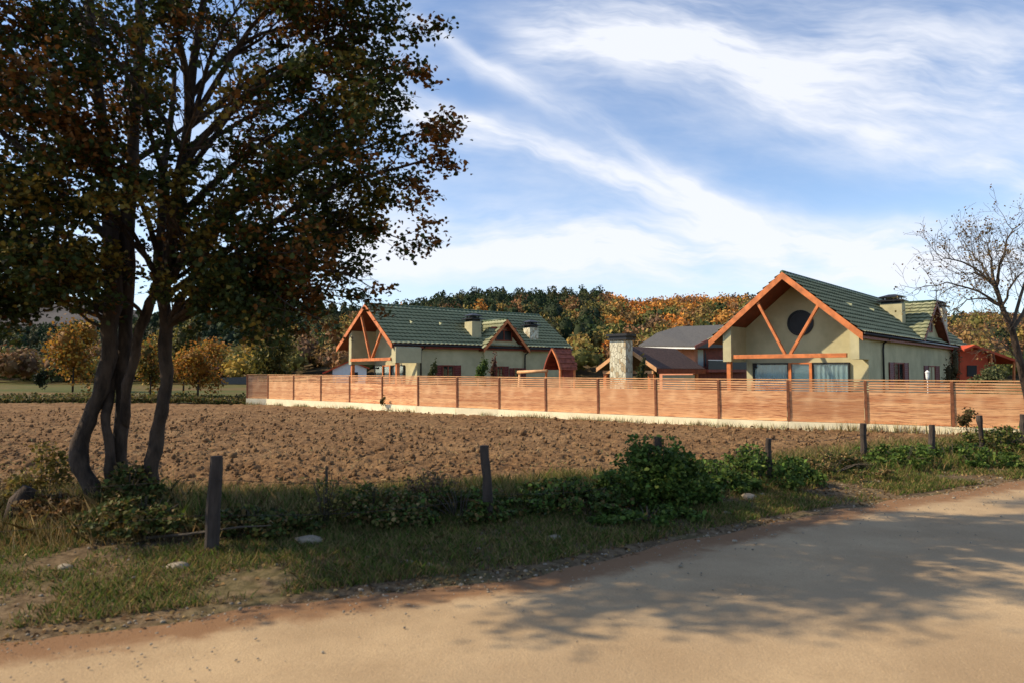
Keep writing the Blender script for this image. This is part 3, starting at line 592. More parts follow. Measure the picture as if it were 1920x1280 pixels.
# grey roofed house behind
E1, E2, R1, R2 = at(1197, 647, 66), at(1303, 648, 60), at(1270, 612.5, 72), at(1385, 608, 66)
r = empty('grey_roof_house', (E2.x, E2.y, 0), 0, 'salmon house with wide dark grey roof and a balcony, partly hidden by the cream chalet', 'house')
L0 = Vector((E2.x, E2.y, 0)); Rm = at(1232, 624, 69.5)
def rel(p): return tuple(Vector(p)-L0)
E3 = at(1470, 646, 73); 
MB().prism([rel(E1), rel(E2), rel(R2), rel(R1), rel(at(1262, 619.5, 71.5)), rel(Rm)], (0, 0, -.22)).build('roof', M['greyroof'], r)
MB().prism([rel(E2), rel(R2), rel(E3)], (0, 0, -.2)).build('roof', M['greyroof'], r)
i1 = rel(at(1236, 650, 66.5)); i2 = rel(at(1302, 650, 62.3)); i3 = rel(at(1440, 655, 69))
zt = min(i1[2], i2[2])-.15
MB().prism([(i1[0], i1[1], 0), (i2[0], i2[1], 0), (i2[0]+3, i2[1]+6, 0), (i1[0]+2, i1[1]+5, 0)], (0, 0, zt)).build('wall', M['pinkwall'], r)
gw = MB(); gw.prism([(i2[0]+.3, i2[1]+1.2, 0), (i3[0], i3[1], 0), (i3[0], i3[1], zt), (i2[0]+4.0, i2[1]+3.4, zt+1.5), (i2[0]+.3, i2[1]+1.2, zt)], (-.3, .6, 0)); gw.build('gable_wall', M['wood_red'], r)
dv_ = (Vector(i3)-Vector(i2)); dv_.z = 0; dv_.normalize(); nv = Vector((dv_.y, -dv_.x, 0)); base_ = Vector((i2[0]+.3, i2[1]+1.2, 0))-Vector((0, .0, 0))
for k in range(4):
    p = base_+dv_*(.2+1.15*k)+nv*.06; q_ = p+dv_*.95
    ww = MB().prism([(p.x, p.y, 2.75), (q_.x, q_.y, 2.75), (q_.x, q_.y, 4.3), (p.x, p.y, 4.3)], nv*.06).build('window', M['dark'] if k % 2 else M['lounge'], r)
bp = base_+nv*.2; bq = base_+dv_*7+nv*.2
MB().prism([bp, bq, bq+nv*1.4, bp+nv*1.4], (0, 0, .25)).build('balcony', M['wood_red'], r).location = (0, 0, 2.2)
MB().prism([bp+nv*1.35, bq+nv*1.35, bq+nv*1.4, bp+nv*1.4], (0, 0, .8)).build('balustrade', M['gutter'], r).location = (0, 0, 2.46)
MB().bar(bp+nv*1.37+Vector((0, 0, 3.3)), bq+nv*1.37+Vector((0, 0, 3.3)), .09, .07).build('handrail', M['white'], r)
MB().bar(Vector(rel(E2))+Vector((0, -.03, -.12)), Vector(rel(R2))+Vector((0, -.03, -.12)), .06, .3).build('barge_board', M['wood_red'], r)
MB().bar(Vector(rel(E1))+Vector((.0, -.04, -.2)), Vector(rel(E2))+Vector((0, -.04, -.2)), .06, .12).build('gutter', M['white'], r)
# vermilion cottage at the far right
D_ = 46; o_ = at(1829, 700, D_); r = empty('red_cottage', (o_.x, o_.y, 0), 0, 'vermilion red cottage with a low gable roof behind the bare tree', 'house')
f_ = lambda px, py, d=0: tuple(at(px, py, D_)-Vector((o_.x, o_.y-d, 0)))
MB().prism([f_(1808, 654), f_(1829, 645.5), f_(1913, 676), f_(1913, 681), f_(1829, 650), f_(1808, 658)], (0, 7, 0)).build('roof', M['redwall'], r)
MB().prism([f_(1809, 720, .5), f_(1862, 720, .5), f_(1862, 663, .5), f_(1829, 651, .5), f_(1809, 658.6, .5)], (0, 5, 0)).build('wall', M['redwall'], r)
MB().prism([f_(1862.3, 720, 2.4), f_(1905, 720, 2.4), f_(1905, 679, 2.4), f_(1862.3, 663.6, 2.4)], (0, 3, 0)).build('porch_wall', M['redwall'], r)
for a_, nm in ((1860, 'porch_post'), (1903, 'porch_post')): MB().prism([f_(a_, 720, .1), f_(a_+3, 720, .1), f_(a_+3, 664 if a_ < 1880 else 678, .1), f_(a_, 663 if a_ < 1880 else 677, .1)], (0, .12, 0)).build(nm, M['wood'], r)
MB().prism([f_(1822, 705, .44), f_(1840, 705, .44), f_(1840, 684, .44), f_(1822, 684, .44)], (0, .05, 0)).build('window', M['dark'], r)
# shed beyond the left chalet
D_ = 72; o_ = at(640, 700, D_); r = empty('shed', (o_.x, o_.y, 0), R(12), 'small pale shed with rusty red roof beyond the left end of the fence', 'shed')
MB().prism([(-.9, 0, 0), (2.6, 0, 0), (2.6, 0, 2.6), (.9, 0, 3.3), (-.9, 0, 2.5)], (0, 4, 0)).build('wall', M['white'], r)
MB().prism([(-1.9, -.3, 2.15), (.9, -.3, 3.42), (2.9, -.3, 2.65), (2.9, -.3, 2.53), (.9, -.3, 3.3), (-1.9, -.3, 2.03)], (0, 4.6, 0)).build('roof', M['redwall'], r)
MB().prism([(-2.4, -2.2, 0), (-.95, -2.2, 0), (-.95, -2.2, 2.05), (-2.4, -2.2, 1.9)], (0, 2.5, 0)).build('lean_to', M['wood_red'], r)
MB().box(.9, -.05, 1.2, 1.7, -.003, 2.2).build('window', M['dark'], r)
# low dark garden wall
D_ = 130; p = at(413, 706, D_); q_ = at(485, 706, D_)
tag(MB().prism([(p.x, p.y, -.1), (q_.x, q_.y, -.1), (q_.x, q_.y, at(470, 705, D_).z), (p.x, p.y, at(413, 707, D_).z)], (0, .4, 0)).build('garden_wall', M['greyroof']), 'low dark grey wall in the grass beyond the left end of the fence', 'wall')
# playhouse
p0 = at(1051, 695, 34.5); r = empty('playhouse', (p0.x, p0.y, 0), R(38), 'red wooden playhouse with pointed arched plank roof rising over the fence', 'playhouse')
prof = []; 
for i in range(9):
    t = i/8; prof.append((1.22-.61*t-.10*math.sin(math.pi*t)*-1.0, 2.35+1.05*t**.85))
def arch(t): return (.62*(1-t)+.07*math.sin(math.pi*t), 2.32+1.08*t)
for s_ in (-1, 1):
    pl = MB()
    for i in range(9):
        a, b = arch(i/9), arch((i+1)/9+.03); off = .035*(i % 2)+.02
        pl.prism([(.05-.04*(i % 2), .61+s_*(a[0]+off), a[1]), (.05-.04*(i % 2), .61+s_*(b[0]+.0), b[1]), (.05-.04*(i % 2), .61+s_*(b[0]-.025), b[1]), (.05-.04*(i % 2), .61+s_*(a[0]+off-.03), a[1])], (1.1+.05*(i % 3), 0, 0))
    pl.build('roof_planks', M['shutter'] if s_ > 0 else mat('faded_red_plank', (.30, .085, .05), .8, .4, 5), r)
    e = MB()
    for i in range(8):
        a, b = arch(i/8), arch((i+1)/8); e.bar((-.02, .61+s_*a[0], a[1]), (-.02, .61+s_*b[0], b[1]), .08, .1, (1, 0, 0))
    e.build('arch_board', M['wood_red'] if s_ > 0 else M['wood'], r)
for uu in (.0, .98):
    for vv in (.02, 1.12): MB().box(uu, vv, 0, uu+.09, vv+.09, 2.36).build('post', M['wood'], r)
MB().box(1.08, .1, 1.1, 1.12, 1.12, 2.6).build('back_panel', M['wood_red'], r)
MB().box(.1, .11, 1.05, 1.0, 1.11, 1.12).build('platform', M['palewood'], r)
bq_ = at(971, 697, 36.5); pr = p0; sw = empty('swing_frame', (bq_.x, bq_.y, 0), 0, 'pale log swing beam beside the red playhouse', 'swing')
e2 = at(1026, 694.5, 35.2)-Vector((bq_.x, bq_.y, 0)); b2 = at(971, 697, 36.5)-Vector((bq_.x, bq_.y, 0))
MB().tube([b2, e2], [.09, .085], 10).build('top_beam', M['palewood'], sw, smooth=True)
for s_ in (-1, 1): MB().tube([b2+Vector((.1, 0, -.05)), (s_*.1, s_*.9, 0)], [.06, .06], 8).build('leg', M['palewood'], sw, smooth=True)
# ------------------------------------------------------------------ fence: concrete footing, panels, posts
FT = [at(px, np.interp(px, [464, 796, 1060, 1420, 1786, 1990], [701, 704, 707.2, 709.7, 712.3, 714]), f_[1]) for px, f_ in zip([464, 503, 551, 602, 656, 717, 784, 857, 936, 1023, 1121, 1229, 1347, 1477, 1622, 1784, 1975], FPTS)]
fence = empty('wooden_fence', (FT[8].x, FT[8].y, 0), 0, 'long orange wooden plank fence standing on the cream concrete footing', 'fence')
base0 = Vector((FT[8].x, FT[8].y, 0)); PH = 1.6
for i in range(len(FT)-1):
    p, q_ = FT[i], FT[i+1]; d = q_-p; Ln = Vector((d.x, d.y, 0)).length; az = math.atan2(d.y, d.x)
    if i == 15: Ln *= 1.8
    sl2 = d.z/Vector((d.x, d.y, 0)).length; mb = MB(); n = 14; zt0 = p.z-.02; ph = PH/n; zc = -PH+.02
    rows = []
    z = -PH+.02
    for k in range(9): rows.append((z, .125)); z += .128
    for k in range(4): rows.append((z+.028, .062)); z += .094
    for (zz, hh) in rows:
        jit = random.uniform(-.003, .003); x0 = .05; x1 = Ln-.05
        mb.add([(x0, -.012+jit, zz+sl2*x0), (x1, -.012+jit, zz+sl2*x1), (x1, .012+jit, zz+sl2*x1), (x0, .012+jit, zz+sl2*x0), (x0, -.012+jit, zz+hh+sl2*x0), (x1, -.012+jit, zz+hh+sl2*x1), (x1, .012+jit, zz+hh+sl2*x1), (x0, .012+jit, zz+hh+sl2*x0)],
               [(0, 3, 2, 1), (4, 5, 6, 7), (0, 1, 5, 4), (1, 2, 6, 5), (2, 3, 7, 6), (3, 0, 4, 7)])
    mb.box(Ln/2-.04, .014, zc, Ln/2+.04, .05, zc+PH-.08)
    o = mb.build('fence_panel', M['plank'], fence); o.location = (p.x-base0.x, p.y-base0.y, zt0); o.rotation_euler = (0, 0, az)
    o = MB().box(0, -.045, -.06, Ln, .045, -.022).build('top_rail', M['palewood'], fence); o.location = (p.x-base0.x, p.y-base0.y, p.z+.03); o.rotation_euler = (0, -math.atan(sl2), az)
    o = MB().box(-.05, -.05, -PH-.03, .045, .03, .0).build('fence_post', M['fencepost'], fence, bevel=.006); o.location = (p.x-base0.x, p.y-base0.y, p.z-.035); o.rotation_euler = (0, R(-.8), az)
cb = MB(); 
P0 = FT+[FT[-1]+(FT[-1]-FT[-2])*.85]
for i in range(len(P0)-1):
    p, q_ = P0[i], P0[i+1]; d = Vector((q_.x-p.x, q_.y-p.y, 0)).normalized(); nn = Vector((-d.y, d.x, 0))*.13
    a, b = Vector((p.x, p.y, 0)), Vector((q_.x, q_.y, 0)); g_ = d*.004
    cb.add([a-nn+Vector((0, 0, -.3)), b-nn-g_+Vector((0, 0, -.3)), b+nn-g_+Vector((0, 0, -.3)), a+nn+Vector((0, 0, -.3)), a-nn+Vector((0, 0, p.z-PH-.02)), b-nn-g_+Vector((0, 0, q_.z-PH-.02)), b+nn-g_+Vector((0, 0, q_.z-PH-.02)), a+nn+Vector((0, 0, p.z-PH-.02))],
           [(0, 3, 2, 1), (4, 5, 6, 7), (0, 1, 5, 4), (1, 2, 6, 5), (2, 3, 7, 6), (3, 0, 4, 7)])
tag(cb.build('concrete_footing', M['concrete']), 'low cream concrete footing wall running under the wooden fence', 'wall')
# garden lantern behind the fence
p = at(1739, 703, 26.5); r = empty('garden_lantern', (p.x, p.y, 0), 0, 'small white garden lantern peeping over the fence in front of dark shutters', 'lantern')
MB().tube([(0, 0, 0), (0, 0, 1.95)], [.025, .02], 8).build('post', M['white'], r)
MB().tube([(0, 0, 1.93), (0, 0, 2.0), (0, 0, 2.16), (0, 0, 2.2), (0, 0, 2.25), (0, 0, 2.28)], [.04, .06, .07, .09, .04, .01], 10).build('lamp_head', M['white'], r, smooth=False)
# ------------------------------------------------------------------ old field fence posts along the verge
POSTS = [(-3.63, 8.32, 1.15, .085, 3, 'thick dark weathered fence post beside the big tree, largest of the row'), (-.30, 9.73, 1.08, .07, -5, 'dark leaning fence post standing alone among low brambles'),
         (2.40, 11.4, 1.05, .07, 2, 'ivy-wrapped fence post poking out of the tall round bush'), (4.93, 13.2, .86, .06, 0, 'short dark post in the leafy scrub right of the round bush'),
         (8.10, 15.8, .86, .075, -1, 'pale-sided weathered fence post before the soil field, its foot in green leaves'), (10.37, 17.0, .78, .08, 3, 'stubby square-topped dark post with green scrub at its foot'),
         (12.0, 17.5, .98, .06, -4, 'crooked fence post with a knotted head in the long grass'), (13.6, 18.3, 1.0, .075, 2, 'dark post at the right edge under the bare tree')]
for (x, y, h, r_, lean, lab) in POSTS:
    z0 = float(verge_h(np.array(x), np.array(y))); mb = MB(); pts = []; rad = []; rg = random.Random(int(x*10)+50)
    for k in range(9):
        t = k/8; pts.append((x+math.sin(R(lean))*h*t+rg.uniform(-.008, .008), y+rg.uniform(-.008, .008), z0-.15+(h+.15)*t)); rad.append(r_*(1.05-.18*t)*rg.uniform(.94, 1.06))
    if 'knotted' in lab: rad[-2] *= 1.5; rad[-1] *= 1.3
    if 'stubby' in lab or 'thick' in lab: rad = [k*1.0 for k in rad]
    mb.tube(pts, rad, 9); o = mb.build('field_post', M['post'], smooth=False); tag(o, lab, 'fence post', 'old wooden posts along the field edge')
def wire(h, lab):
    mb = MB()
    for (a, b) in zip(POSTS[:-1], POSTS[1:]):
        pa = Vector((a[0]+math.sin(R(a[4]))*h, a[1]-.09, h)); pb = Vector((b[0]+math.sin(R(b[4]))*h*.8, b[1]-.08, h*.8+.05)); pts = [pa.lerp(pb, t/6)-Vector((0, 0, .09*math.sin(math.pi*t/6))) for t in range(7)]; mb.tube(pts, [.003]*7, 5)
    a = POSTS[0]; mb.tube([(a[0], a[1]-.09, h), (-7.5, 7.0, h-.1), (-12, 5.8, h-.05)], [.002]*3, 5)
    tag(mb.build('fence_wire', M['wire']), lab, 'wire')
wire(.92, 'upper rusty wire strung between the old field posts'); wire(.5, 'lower rusty wire strung between the old field posts')
# ------------------------------------------------------------------ trees
def grow(mb, p, d, L, r, depth, out, rg, bend=.25, up=.1, n=6, kids=5, spread=.9, flat=.6, minr=.004, kid0=.3, lf=.42):
    """one limb and its side shoots; out collects (point, direction, depth) for leaves"""
    pts = [Vector(p)]; d = Vector(d).normalized(); rad = [r]
    for k in range(n):
        j = Vector((rg.uniform(-1, 1), rg.uniform(-1, 1), rg.uniform(-1, 1)*flat))*bend; d = (d+j+Vector((0, 0, up))).normalized(); pts.append(pts[-1]+d*L/n); rad.append(max(minr, r*(1-(k+1)/n*.72)))
    mb.tube(pts, rad, 6 if r > .03 else (4 if r > .008 else 3))
    if depth == 0: out.append((pts, d)); return
    for k in range(kids):
        t = kid0+(1-kid0)*(k+rg.random()*.8)/kids; i = min(int(t*n), n-1); q0 = pts[i].lerp(pts[i+1], t*n-i); dd = (pts[i+1]-pts[i]).normalized()
        a = rg.uniform(0, 6.283); s = dd.cross(Vector((math.cos(a), math.sin(a), rg.uniform(-.5, .5)))).normalized(); s.z *= flat
        nd = (dd*rg.uniform(.5, .9)+s*spread).normalized(); grow(mb, q0, nd, L*lf*rg.uniform(.75, 1.25)*(1.15-.35*t), max(minr, rad[i]*.55), depth-1, out, rg, bend, up*.8, max(3, n-1), kids, spread, flat, minr, kid0, lf)
    out.append((pts[-3:], d))
rg = random.Random(12)
tree = empty('big_tree', (-5.6, 10.0, 0), 0, 'large multi-stemmed tree with dark green and russet leaves overhanging the left side', 'tree')
T0 = Vector((-5.6, 10.0, 0))
def Tp(px, py, D=10.0): return at(px, py, D)-T0
TR = [([(196, 985, 9.7), (186, 950, 9.7), (160, 890, 9.75), (146, 848, 9.8), (165, 790, 9.9), (183, 745, 9.95), (200, 690, 10), (206, 620, 10.05), (213, 540, 10.1), (205, 400, 10.1), (190, 230, 10.1), (170, 40, 10), (150, -200, 10)], [0.146, 0.129, 0.112, 0.120, 0.107, 0.099, 0.103, 0.116, 0.120, 0.103, 0.086, 0.065, 0.039]),
      ([(228, 985, 10.1), (227, 930, 10.1), (226, 860, 10.15), (230, 745, 10.2), (234, 640, 10.25), (238, 540, 10.3), (240, 400, 10.3), (252, 250, 10.3), (262, 60, 10.3), (268, -150, 10.3), (280, -330, 10.2)], [0.146, 0.112, 0.099, 0.095, 0.099, 0.103, 0.103, 0.086, 0.073, 0.052, 0.034]),
      ([(272, 985, 9.9), (277, 940, 9.9), (284, 880, 9.9), (292, 830, 9.9), (303, 770, 9.85), (311, 720, 9.85), (311, 640, 9.8), (308, 560, 9.8), (316, 480, 9.8), (335, 380, 9.75), (350, 240, 9.7), (372, 60, 9.6), (395, -120, 9.5)], [0.163, 0.120, 0.103, 0.095, 0.090, 0.086, 0.086, 0.090, 0.086, 0.077, 0.065, 0.047, 0.030]),
      ([(232, 800, 10.15), (240, 720, 10.0), (258, 640, 9.9), (276, 580, 9.85), (292, 540, 9.8), (300, 440, 9.9), (310, 300, 10.2), (330, 120, 10.6)], [0.060, 0.069, 0.069, 0.069, 0.065, 0.065, 0.052, 0.030]),
      ([(214, 960, 10.0), (208, 880, 9.95), (200, 800, 9.95), (204, 740, 10.1), (218, 690, 10.2), (226, 640, 10.2)], [0.095, 0.073, 0.065, 0.065, 0.060, 0.047])]
stems = []
for pts_, rad_ in TR:
    pts = [Tp(*p) for p in pts_]; mb = MB(); P2 = []; R2_ = []
    for i in range(len(pts)-1):
        for k in range(3):
            t = k/3; a = pts[max(i-1, 0)]; b = pts[i]; c = pts[i+1]; d = pts[min(i+2, len(pts)-1)]
            P2.append(.5*((2*b)+(c-a)*t+(2*a-5*b+4*c-d)*t*t+(-a+3*b-3*c+d)*t**3)); R2_.append((rad_[i]*(1-t)+rad_[i+1]*t)*(1+.09*math.sin(i*2.3+k*1.9)))
    P2.append(pts[-1]); R2_.append(rad_[-1]); P2 = [p+Vector((.015*math.sin(j*1.7), .015*math.cos(j*1.3), 0)) for j, p in enumerate(P2)]
    mb.tube(P2, R2_, 12); mb.build('trunk', M['bark'], tree, smooth=True); stems.append(P2)
# boughs: end points of the real limbs (bearing, height, distance)
EN = [(30, 520, 9.3), (130, 515, 8.8), (360, 545, 9.0), (430, 575, 9.6), (-100, 560, 9.8), (520, 545, 8.6), (745, 40, 9.6), (700, 95, 10.6), (765, 150, 9.6), (650, 190, 11.2), (850, 292, 9.6), (795, 250, 10.1), (700, 235, 8.7), (762, 375, 10), (756, 425, 9.4), (655, 400, 11.3), (700, 512, 9.9), (610, 560, 9.2), (670, 545, 10.6), (560, 470, 8.4), (560, 300, 7.8), (600, 330, 11.9), (480, 565, 9.5),
      (640, 30, 9.9), (560, -90, 10.4), (420, -230, 10), (640, -60, 8.6), (210, -330, 10), (20, -200, 10), (-160, -60, 9.2), (-260, 150, 10), (-180, 300, 9.4), (-60, 400, 9.2), (20, 455, 10), (-140, 390, 11), (105, 560, 9.6), (-40, 500, 10.4), (60, 330, 8.2),
      (100, 180, 7.6), (250, 60, 7.2), (370, 190, 7.5), (150, 330, 8.2), (460, 120, 7.8), (330, 390, 8.2), (70, 250, 12.4), (430, 40, 12.3), (250, 210, 12.9), (520, 200, 12.2), (160, 60, 12.4), (-80, 80, 12), (520, -160, 12), (300, -150, 7.4), (60, -60, 7.6), (480, -20, 8.4), (330, -420, 10.2), (100, -420, 10), (520, -300, 10), (-60, -300, 10.5), (640, 290, 9.2), (600, 110, 9.0), (120, 470, 8.8), (400, 480, 11), (560, 420, 10.6), (330, 60, 8.6), (90, 60, 9), (0, 130, 8.4), (240, 130, 9.4), (450, 330, 9.4), (540, 30, 9.4)]
out = []; bb_ = MB()
allst = [(s, p) for s in range(4) for p in range(len(stems[s])) if stems[s][p].z > 2.3]
for ei, e in enumerate(EN):
    if e[0] > 590: e = (e[0]-28, e[1], e[2])
    q_ = Tp(*e); best = None
    for s, pi in allst:
        p = stems[s][pi]; hz = math.hypot(q_.x-p.x, q_.y-p.y); want = q_.z-.62*hz if hz > .6 else q_.z-1; c = abs(p.z-max(want, 2.9))+.35*hz
        if best is None or c < best[0]: best = (c, p)
    p = best[1]; hz = (q_-p).length; r0 = .018+.011*hz; pts = []; rad = []
    for k in range(9):
        t = k/8; m_ = p.lerp(q_, t)+Vector((0, 0, hz*.10*math.sin(math.pi*t)))+Vector((math.sin(t*5+ei)*.12*math.sin(math.pi*t), math.cos(t*4+ei*2)*.12*math.sin(math.pi*t), math.sin(t*7+ei)*.06*math.sin(math.pi*t))); pts.append(m_); rad.append(max(.008, r0*(1-.85*t)))
    bb_.tube(pts, rad, 6)
    ns_ = 9
    for k in range(ns_):
        t = .32+.68*(k+rg.random()*.6)/ns_; i = min(int(t*8), 7); q0 = pts[i].lerp(pts[i+1], min(1, t*8-i)); dd = (pts[i+1]-pts[i]).normalized(); a = rg.uniform(0, 6.283); s = dd.cross(Vector((math.cos(a), math.sin(a), .9*rg.uniform(-1, 1)))).normalized(); s.z *= .55
        grow(bb_, q0, dd*.75+s*.8, rg.uniform(.65, 1.25)*(1.1-.35*t), .012, 1, out, rg, .22, .04, 4, 4, .8, .6, .003, .3, .55)
    out.append((pts[-3:], (pts[-1]-pts[-2]).normalized()))
bb_.build('boughs', M['bark'], tree)
cen = []; cl = []
GRN = np.array([.042, .055, .014]); RUS = np.array([.17, .072, .018]); GLD = np.array([.17, .125, .025])
for pts, d in out:
    c0 = pts[-1]; reg = vnoise(np.array([c0.x*1.1+20]), np.array([c0.z*1.1+c0.y*.7+20]), 77)[0]
    if rg.random() < .30+.5*(vnoise(np.array([c0.x*.9+5]), np.array([c0.z*.9+9]), 19)[0] > .72): continue
    base_c = RUS if reg > .68 else (GLD if reg < .17 else GRN)
    n = rg.randint(38, 66); t = RNG.random(n)**.5; P_ = np.array([tuple(pts[0].lerp(pts[-1], float(k))) for k in t])+RNG.normal(size=(n, 3))*np.array([.09, .09, .055]); cen.append(P_)
    mixn = RNG.random((n, 1)); bc = np.where(mixn < .72, base_c[None], np.where(mixn < .9, GRN[None], (RUS if rg.random() < .6 else GLD)[None])); cl.append(bc*(1+RNG.normal(0, .25, (n, 1))))
cen = np.concatenate(cen); cl = np.clip(np.concatenate(cl), .01, .5); v, k = quads(cen, RNG.uniform(.05, .09, len(cen)), np.array([[0, 0, .8]]), leaf=True)
np_mesh('crown', v, 6, M['leaf'], np.repeat(cl, 6, 0), tree)
print('big tree leaves', len(cen))
# bare tree on the right
bt = empty('bare_tree', (16.2, 21.2, 0), 0, 'nearly leafless tree with fine twigs at the right edge in front of the fence', 'tree'); B0 = Vector((16.2, 21.2, 0))
def Bp(px, py, D=21.2): return at(px, py, D)-B0
mb = MB(); trp = [Bp(1945, 850), Bp(1932, 760), Bp(1915, 690), Bp(1898, 620), Bp(1878, 575), Bp(1868, 540)]; mb.tube(trp, [.15, .13, .11, .09, .07, .055], 9); mb.build('trunk', M['bark'], bt, smooth=True)
br = MB(); bout = []; rg2 = random.Random(4)
for (a, e, r_) in ((5, (1800, 520, 20.6), .045), (5, (1850, 455, 21.5), .05), (5, (1905, 425, 21), .045), (4, (1715, 545, 21.2), .04), (4, (1770, 600, 20), .035), (3, (1960, 455, 21), .055), (5, (1745, 490, 21), .04), (4, (1940, 500, 20), .04), (3, (1990, 560, 22), .04), (5, (1795, 462, 22.5), .04), (4, (1830, 520, 19.5), .035), (2, (1855, 640, 20.5), .03), (5, (1880, 480, 20), .04), (3, (2040, 470, 21.5), .05)):
    p = trp[a]; q_ = Bp(*e); L_ = (q_-p).length; pts = []; rad = []
    for k in range(9):
        t = k/8; pts.append(p.lerp(q_, t)+Vector((0, 0, L_*.16*math.sin(math.pi*t)))+Vector((rg2.uniform(-1, 1), rg2.uniform(-1, 1), rg2.uniform(-1, 1)))*.05*(0 < k < 8)); rad.append(max(.009, r_*(1-.85*t)))
    br.tube(pts, rad, 6)
    for k in range(9):
        t = .2+.8*(k+rg2.random()*.6)/9; i = min(int(t*8), 7); q0 = pts[i].lerp(pts[i+1], min(1, t*8-i)); dd = (pts[i+1]-pts[i]).normalized(); an = rg2.uniform(0, 6.283); s = dd.cross(Vector((math.cos(an), math.sin(an), rg2.uniform(-1, 1)))).normalized()
        grow(br, q0, dd*.7+s*.8+Vector((0, 0, .2)), rg2.uniform(.65, 1.15), .012, 2, bout, rg2, .28, .05, 4, 3, .85, .9, .0042, .3, .6)
br.build('branches', M['twig'], bt)
c_ = []
for pts, d in bout:
    if rg2.random() < .4:
        for _ in range(rg2.randint(1, 4)): c_.append(tuple(pts[-1]+Vector((rg2.gauss(0, .07), rg2.gauss(0, .07), rg2.gauss(0, .07)))))
c_ = np.array(c_); v, k = quads(c_, RNG.uniform(.04, .08, len(c_)), leaf=True); np_mesh('leaves', v, 6, M['leaf'], np.repeat(shade_var((.17, .11, .04), len(c_), .3), 6, 0), bt)
def small_tree(name, label, cat, px, D, top, rpx, col, n=900, size=.22, baseh=0., trunk=.09, group=None, cols=None, asp=1.):
    x = (px-960)/FPX*D; h = (697-top)/FPX*D+EYE; r_ = rpx/FPX*D; root = empty(name, (x, D, 0), 0, label, cat, group)
    ms = Mass(); hh = h-baseh; k = 6; rg3 = random.Random(int(px))
    for i in range(k+3):
        a = i*2.4; rr_ = r_*(.55 if i else .7); ox, oy = (0, 0) if i == 0 else (r_*.5*math.cos(a), r_*.5*math.sin(a)); cz = baseh+hh*(.5 if i == 0 else .2+.66*((i*.37) % 1)); rz = hh*.26*asp
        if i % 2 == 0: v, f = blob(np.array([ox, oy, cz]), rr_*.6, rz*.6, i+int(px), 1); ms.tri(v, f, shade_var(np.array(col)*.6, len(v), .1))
        m_ = n//(k+3); d = RNG.normal(size=(m_, 3)); d /= np.linalg.norm(d, axis=1, keepdims=True); rad = RNG.uniform(.45, 1.12, (m_, 1))
        c = d*np.array([rr_, rr_, rz])*rad*(.8+.4*vnoise(d[:, 0]*3+i, d[:, 2]*3+px, 3))[:, None]+[ox, oy, cz]; cc_ = np.array([pick(cols) for _ in range(m_)]) if cols else np.array([col]*m_)
        ms.spray(c, size*RNG.uniform(.5, 1.2, m_), np.clip(cc_*(1+RNG.normal(0, .22, (m_, 1))), .005, .8))
    ms.build('crown', root, M['leaf']); t = MB()
    if trunk: 
        t.tube([(0, 0, -.15), (.03, 0, h*.3), (-.02, .02, h*.75)], [trunk, trunk*.8, trunk*.4], 8); t.build('trunk', M['bark'], root, smooth=True)
    return root
OY = [(.40, .19, .03), (.36, .22, .035), (.26, .11, .025), (.14, .12, .03)]
small_tree('round_tree', 'dense dark olive dome-shaped tree just left of the left chalet', 'tree', 512, 74, 630, 44, (.085, .085, .025), 2600, .30, 0, .15, cols=[(.10, .095, .025), (.06, .065, .02), (.17, .14, .03)])
small_tree('autumn_tree', 'tall golden orange tree in the distance left of the big trunks', 'tree', 138, 82, 602, 48, OY[0], 2200, .32, .4, .12, cols=OY, asp=1.3)
small_tree('autumn_tree', 'spreading orange bushy tree at the far field edge right of the big trunks', 'tree', 372, 51, 640, 52, OY[0], 3000, .17, .5, .09, cols=OY+[(.38, .16, .03)])
small_tree('autumn_tree', 'yellow-green bushy tree seen between the trunks of the big tree', 'tree', 283, 52, 628, 30, OY[3], 1800, .17, .3, .07, cols=OY[1:]+[(.13, .13, .03)])
small_tree('autumn_tree', 'taller green-gold tree behind the spreading orange one', 'tree', 345, 62, 603, 26, (.10, .09, .025), 1500, .22, 1.2, .09, cols=[(.09, .09, .025), (.16, .13, .03)], asp=1.4)
small_tree('round_bush', 'dark round bush on the far field left of the golden tree', 'bush', 76, 84, 692, 13, (.02, .028, .012), 500, .22, 0, 0)
GS = [(.07, .12, .025), (.10, .15, .03), (.05, .08, .02)]
small_tree('garden_shrub', 'bright green rounded shrub against the wall of the left chalet', 'shrub', 903, 39, 672, 13, GS[0], 700, .10, 1.1, .03, cols=GS)
small_tree('garden_shrub', 'reddish brown thin shrub beside the shuttered window of the left chalet', 'shrub', 925, 39.5, 664, 7, (.13, .05, .035), 260, .09, .9, .03, cols=[(.13, .05, .035), (.1, .07, .03)], asp=1.2)
small_tree('garden_shrub', 'dark green shrub beside the first window of the left chalet', 'shrub', 811, 39.5, 678, 10, (.05, .06, .02), 380, .10, 1., .03)
small_tree('garden_shrub', 'dark leafy shrub right of the stone chimney of the pavilion', 'shrub', 1201, 33.6, 672, 12, (.04, .055, .02), 500, .09, .6, .03, cols=[(.04, .055, .02), (.09, .08, .02)], asp=1.3)
small_tree('garden_shrub', 'greyish olive spreading shrub behind the right end of the fence', 'shrub', 1848, 28.5, 682, 30, (.10, .11, .05), 1500, .09, 1., .03, cols=[(.10, .11, .05), (.14, .14, .06), (.06, .08, .03)], asp=.8)
small_tree('garden_shrub', 'brown straggly climber at the far corner of the right chalet', 'shrub', 1785, 41, 655, 16, (.14, .11, .05), 700, .09, .5, .03, cols=[(.14, .11, .05), (.1, .07, .035)], asp=1.3)
small_tree('wall_weed', 'spindly weed growing against the concrete footing near the left of the fence', 'weed', 718, 38.4, 742, 7, (.10, .09, .03), 90, .07, .25, .012)
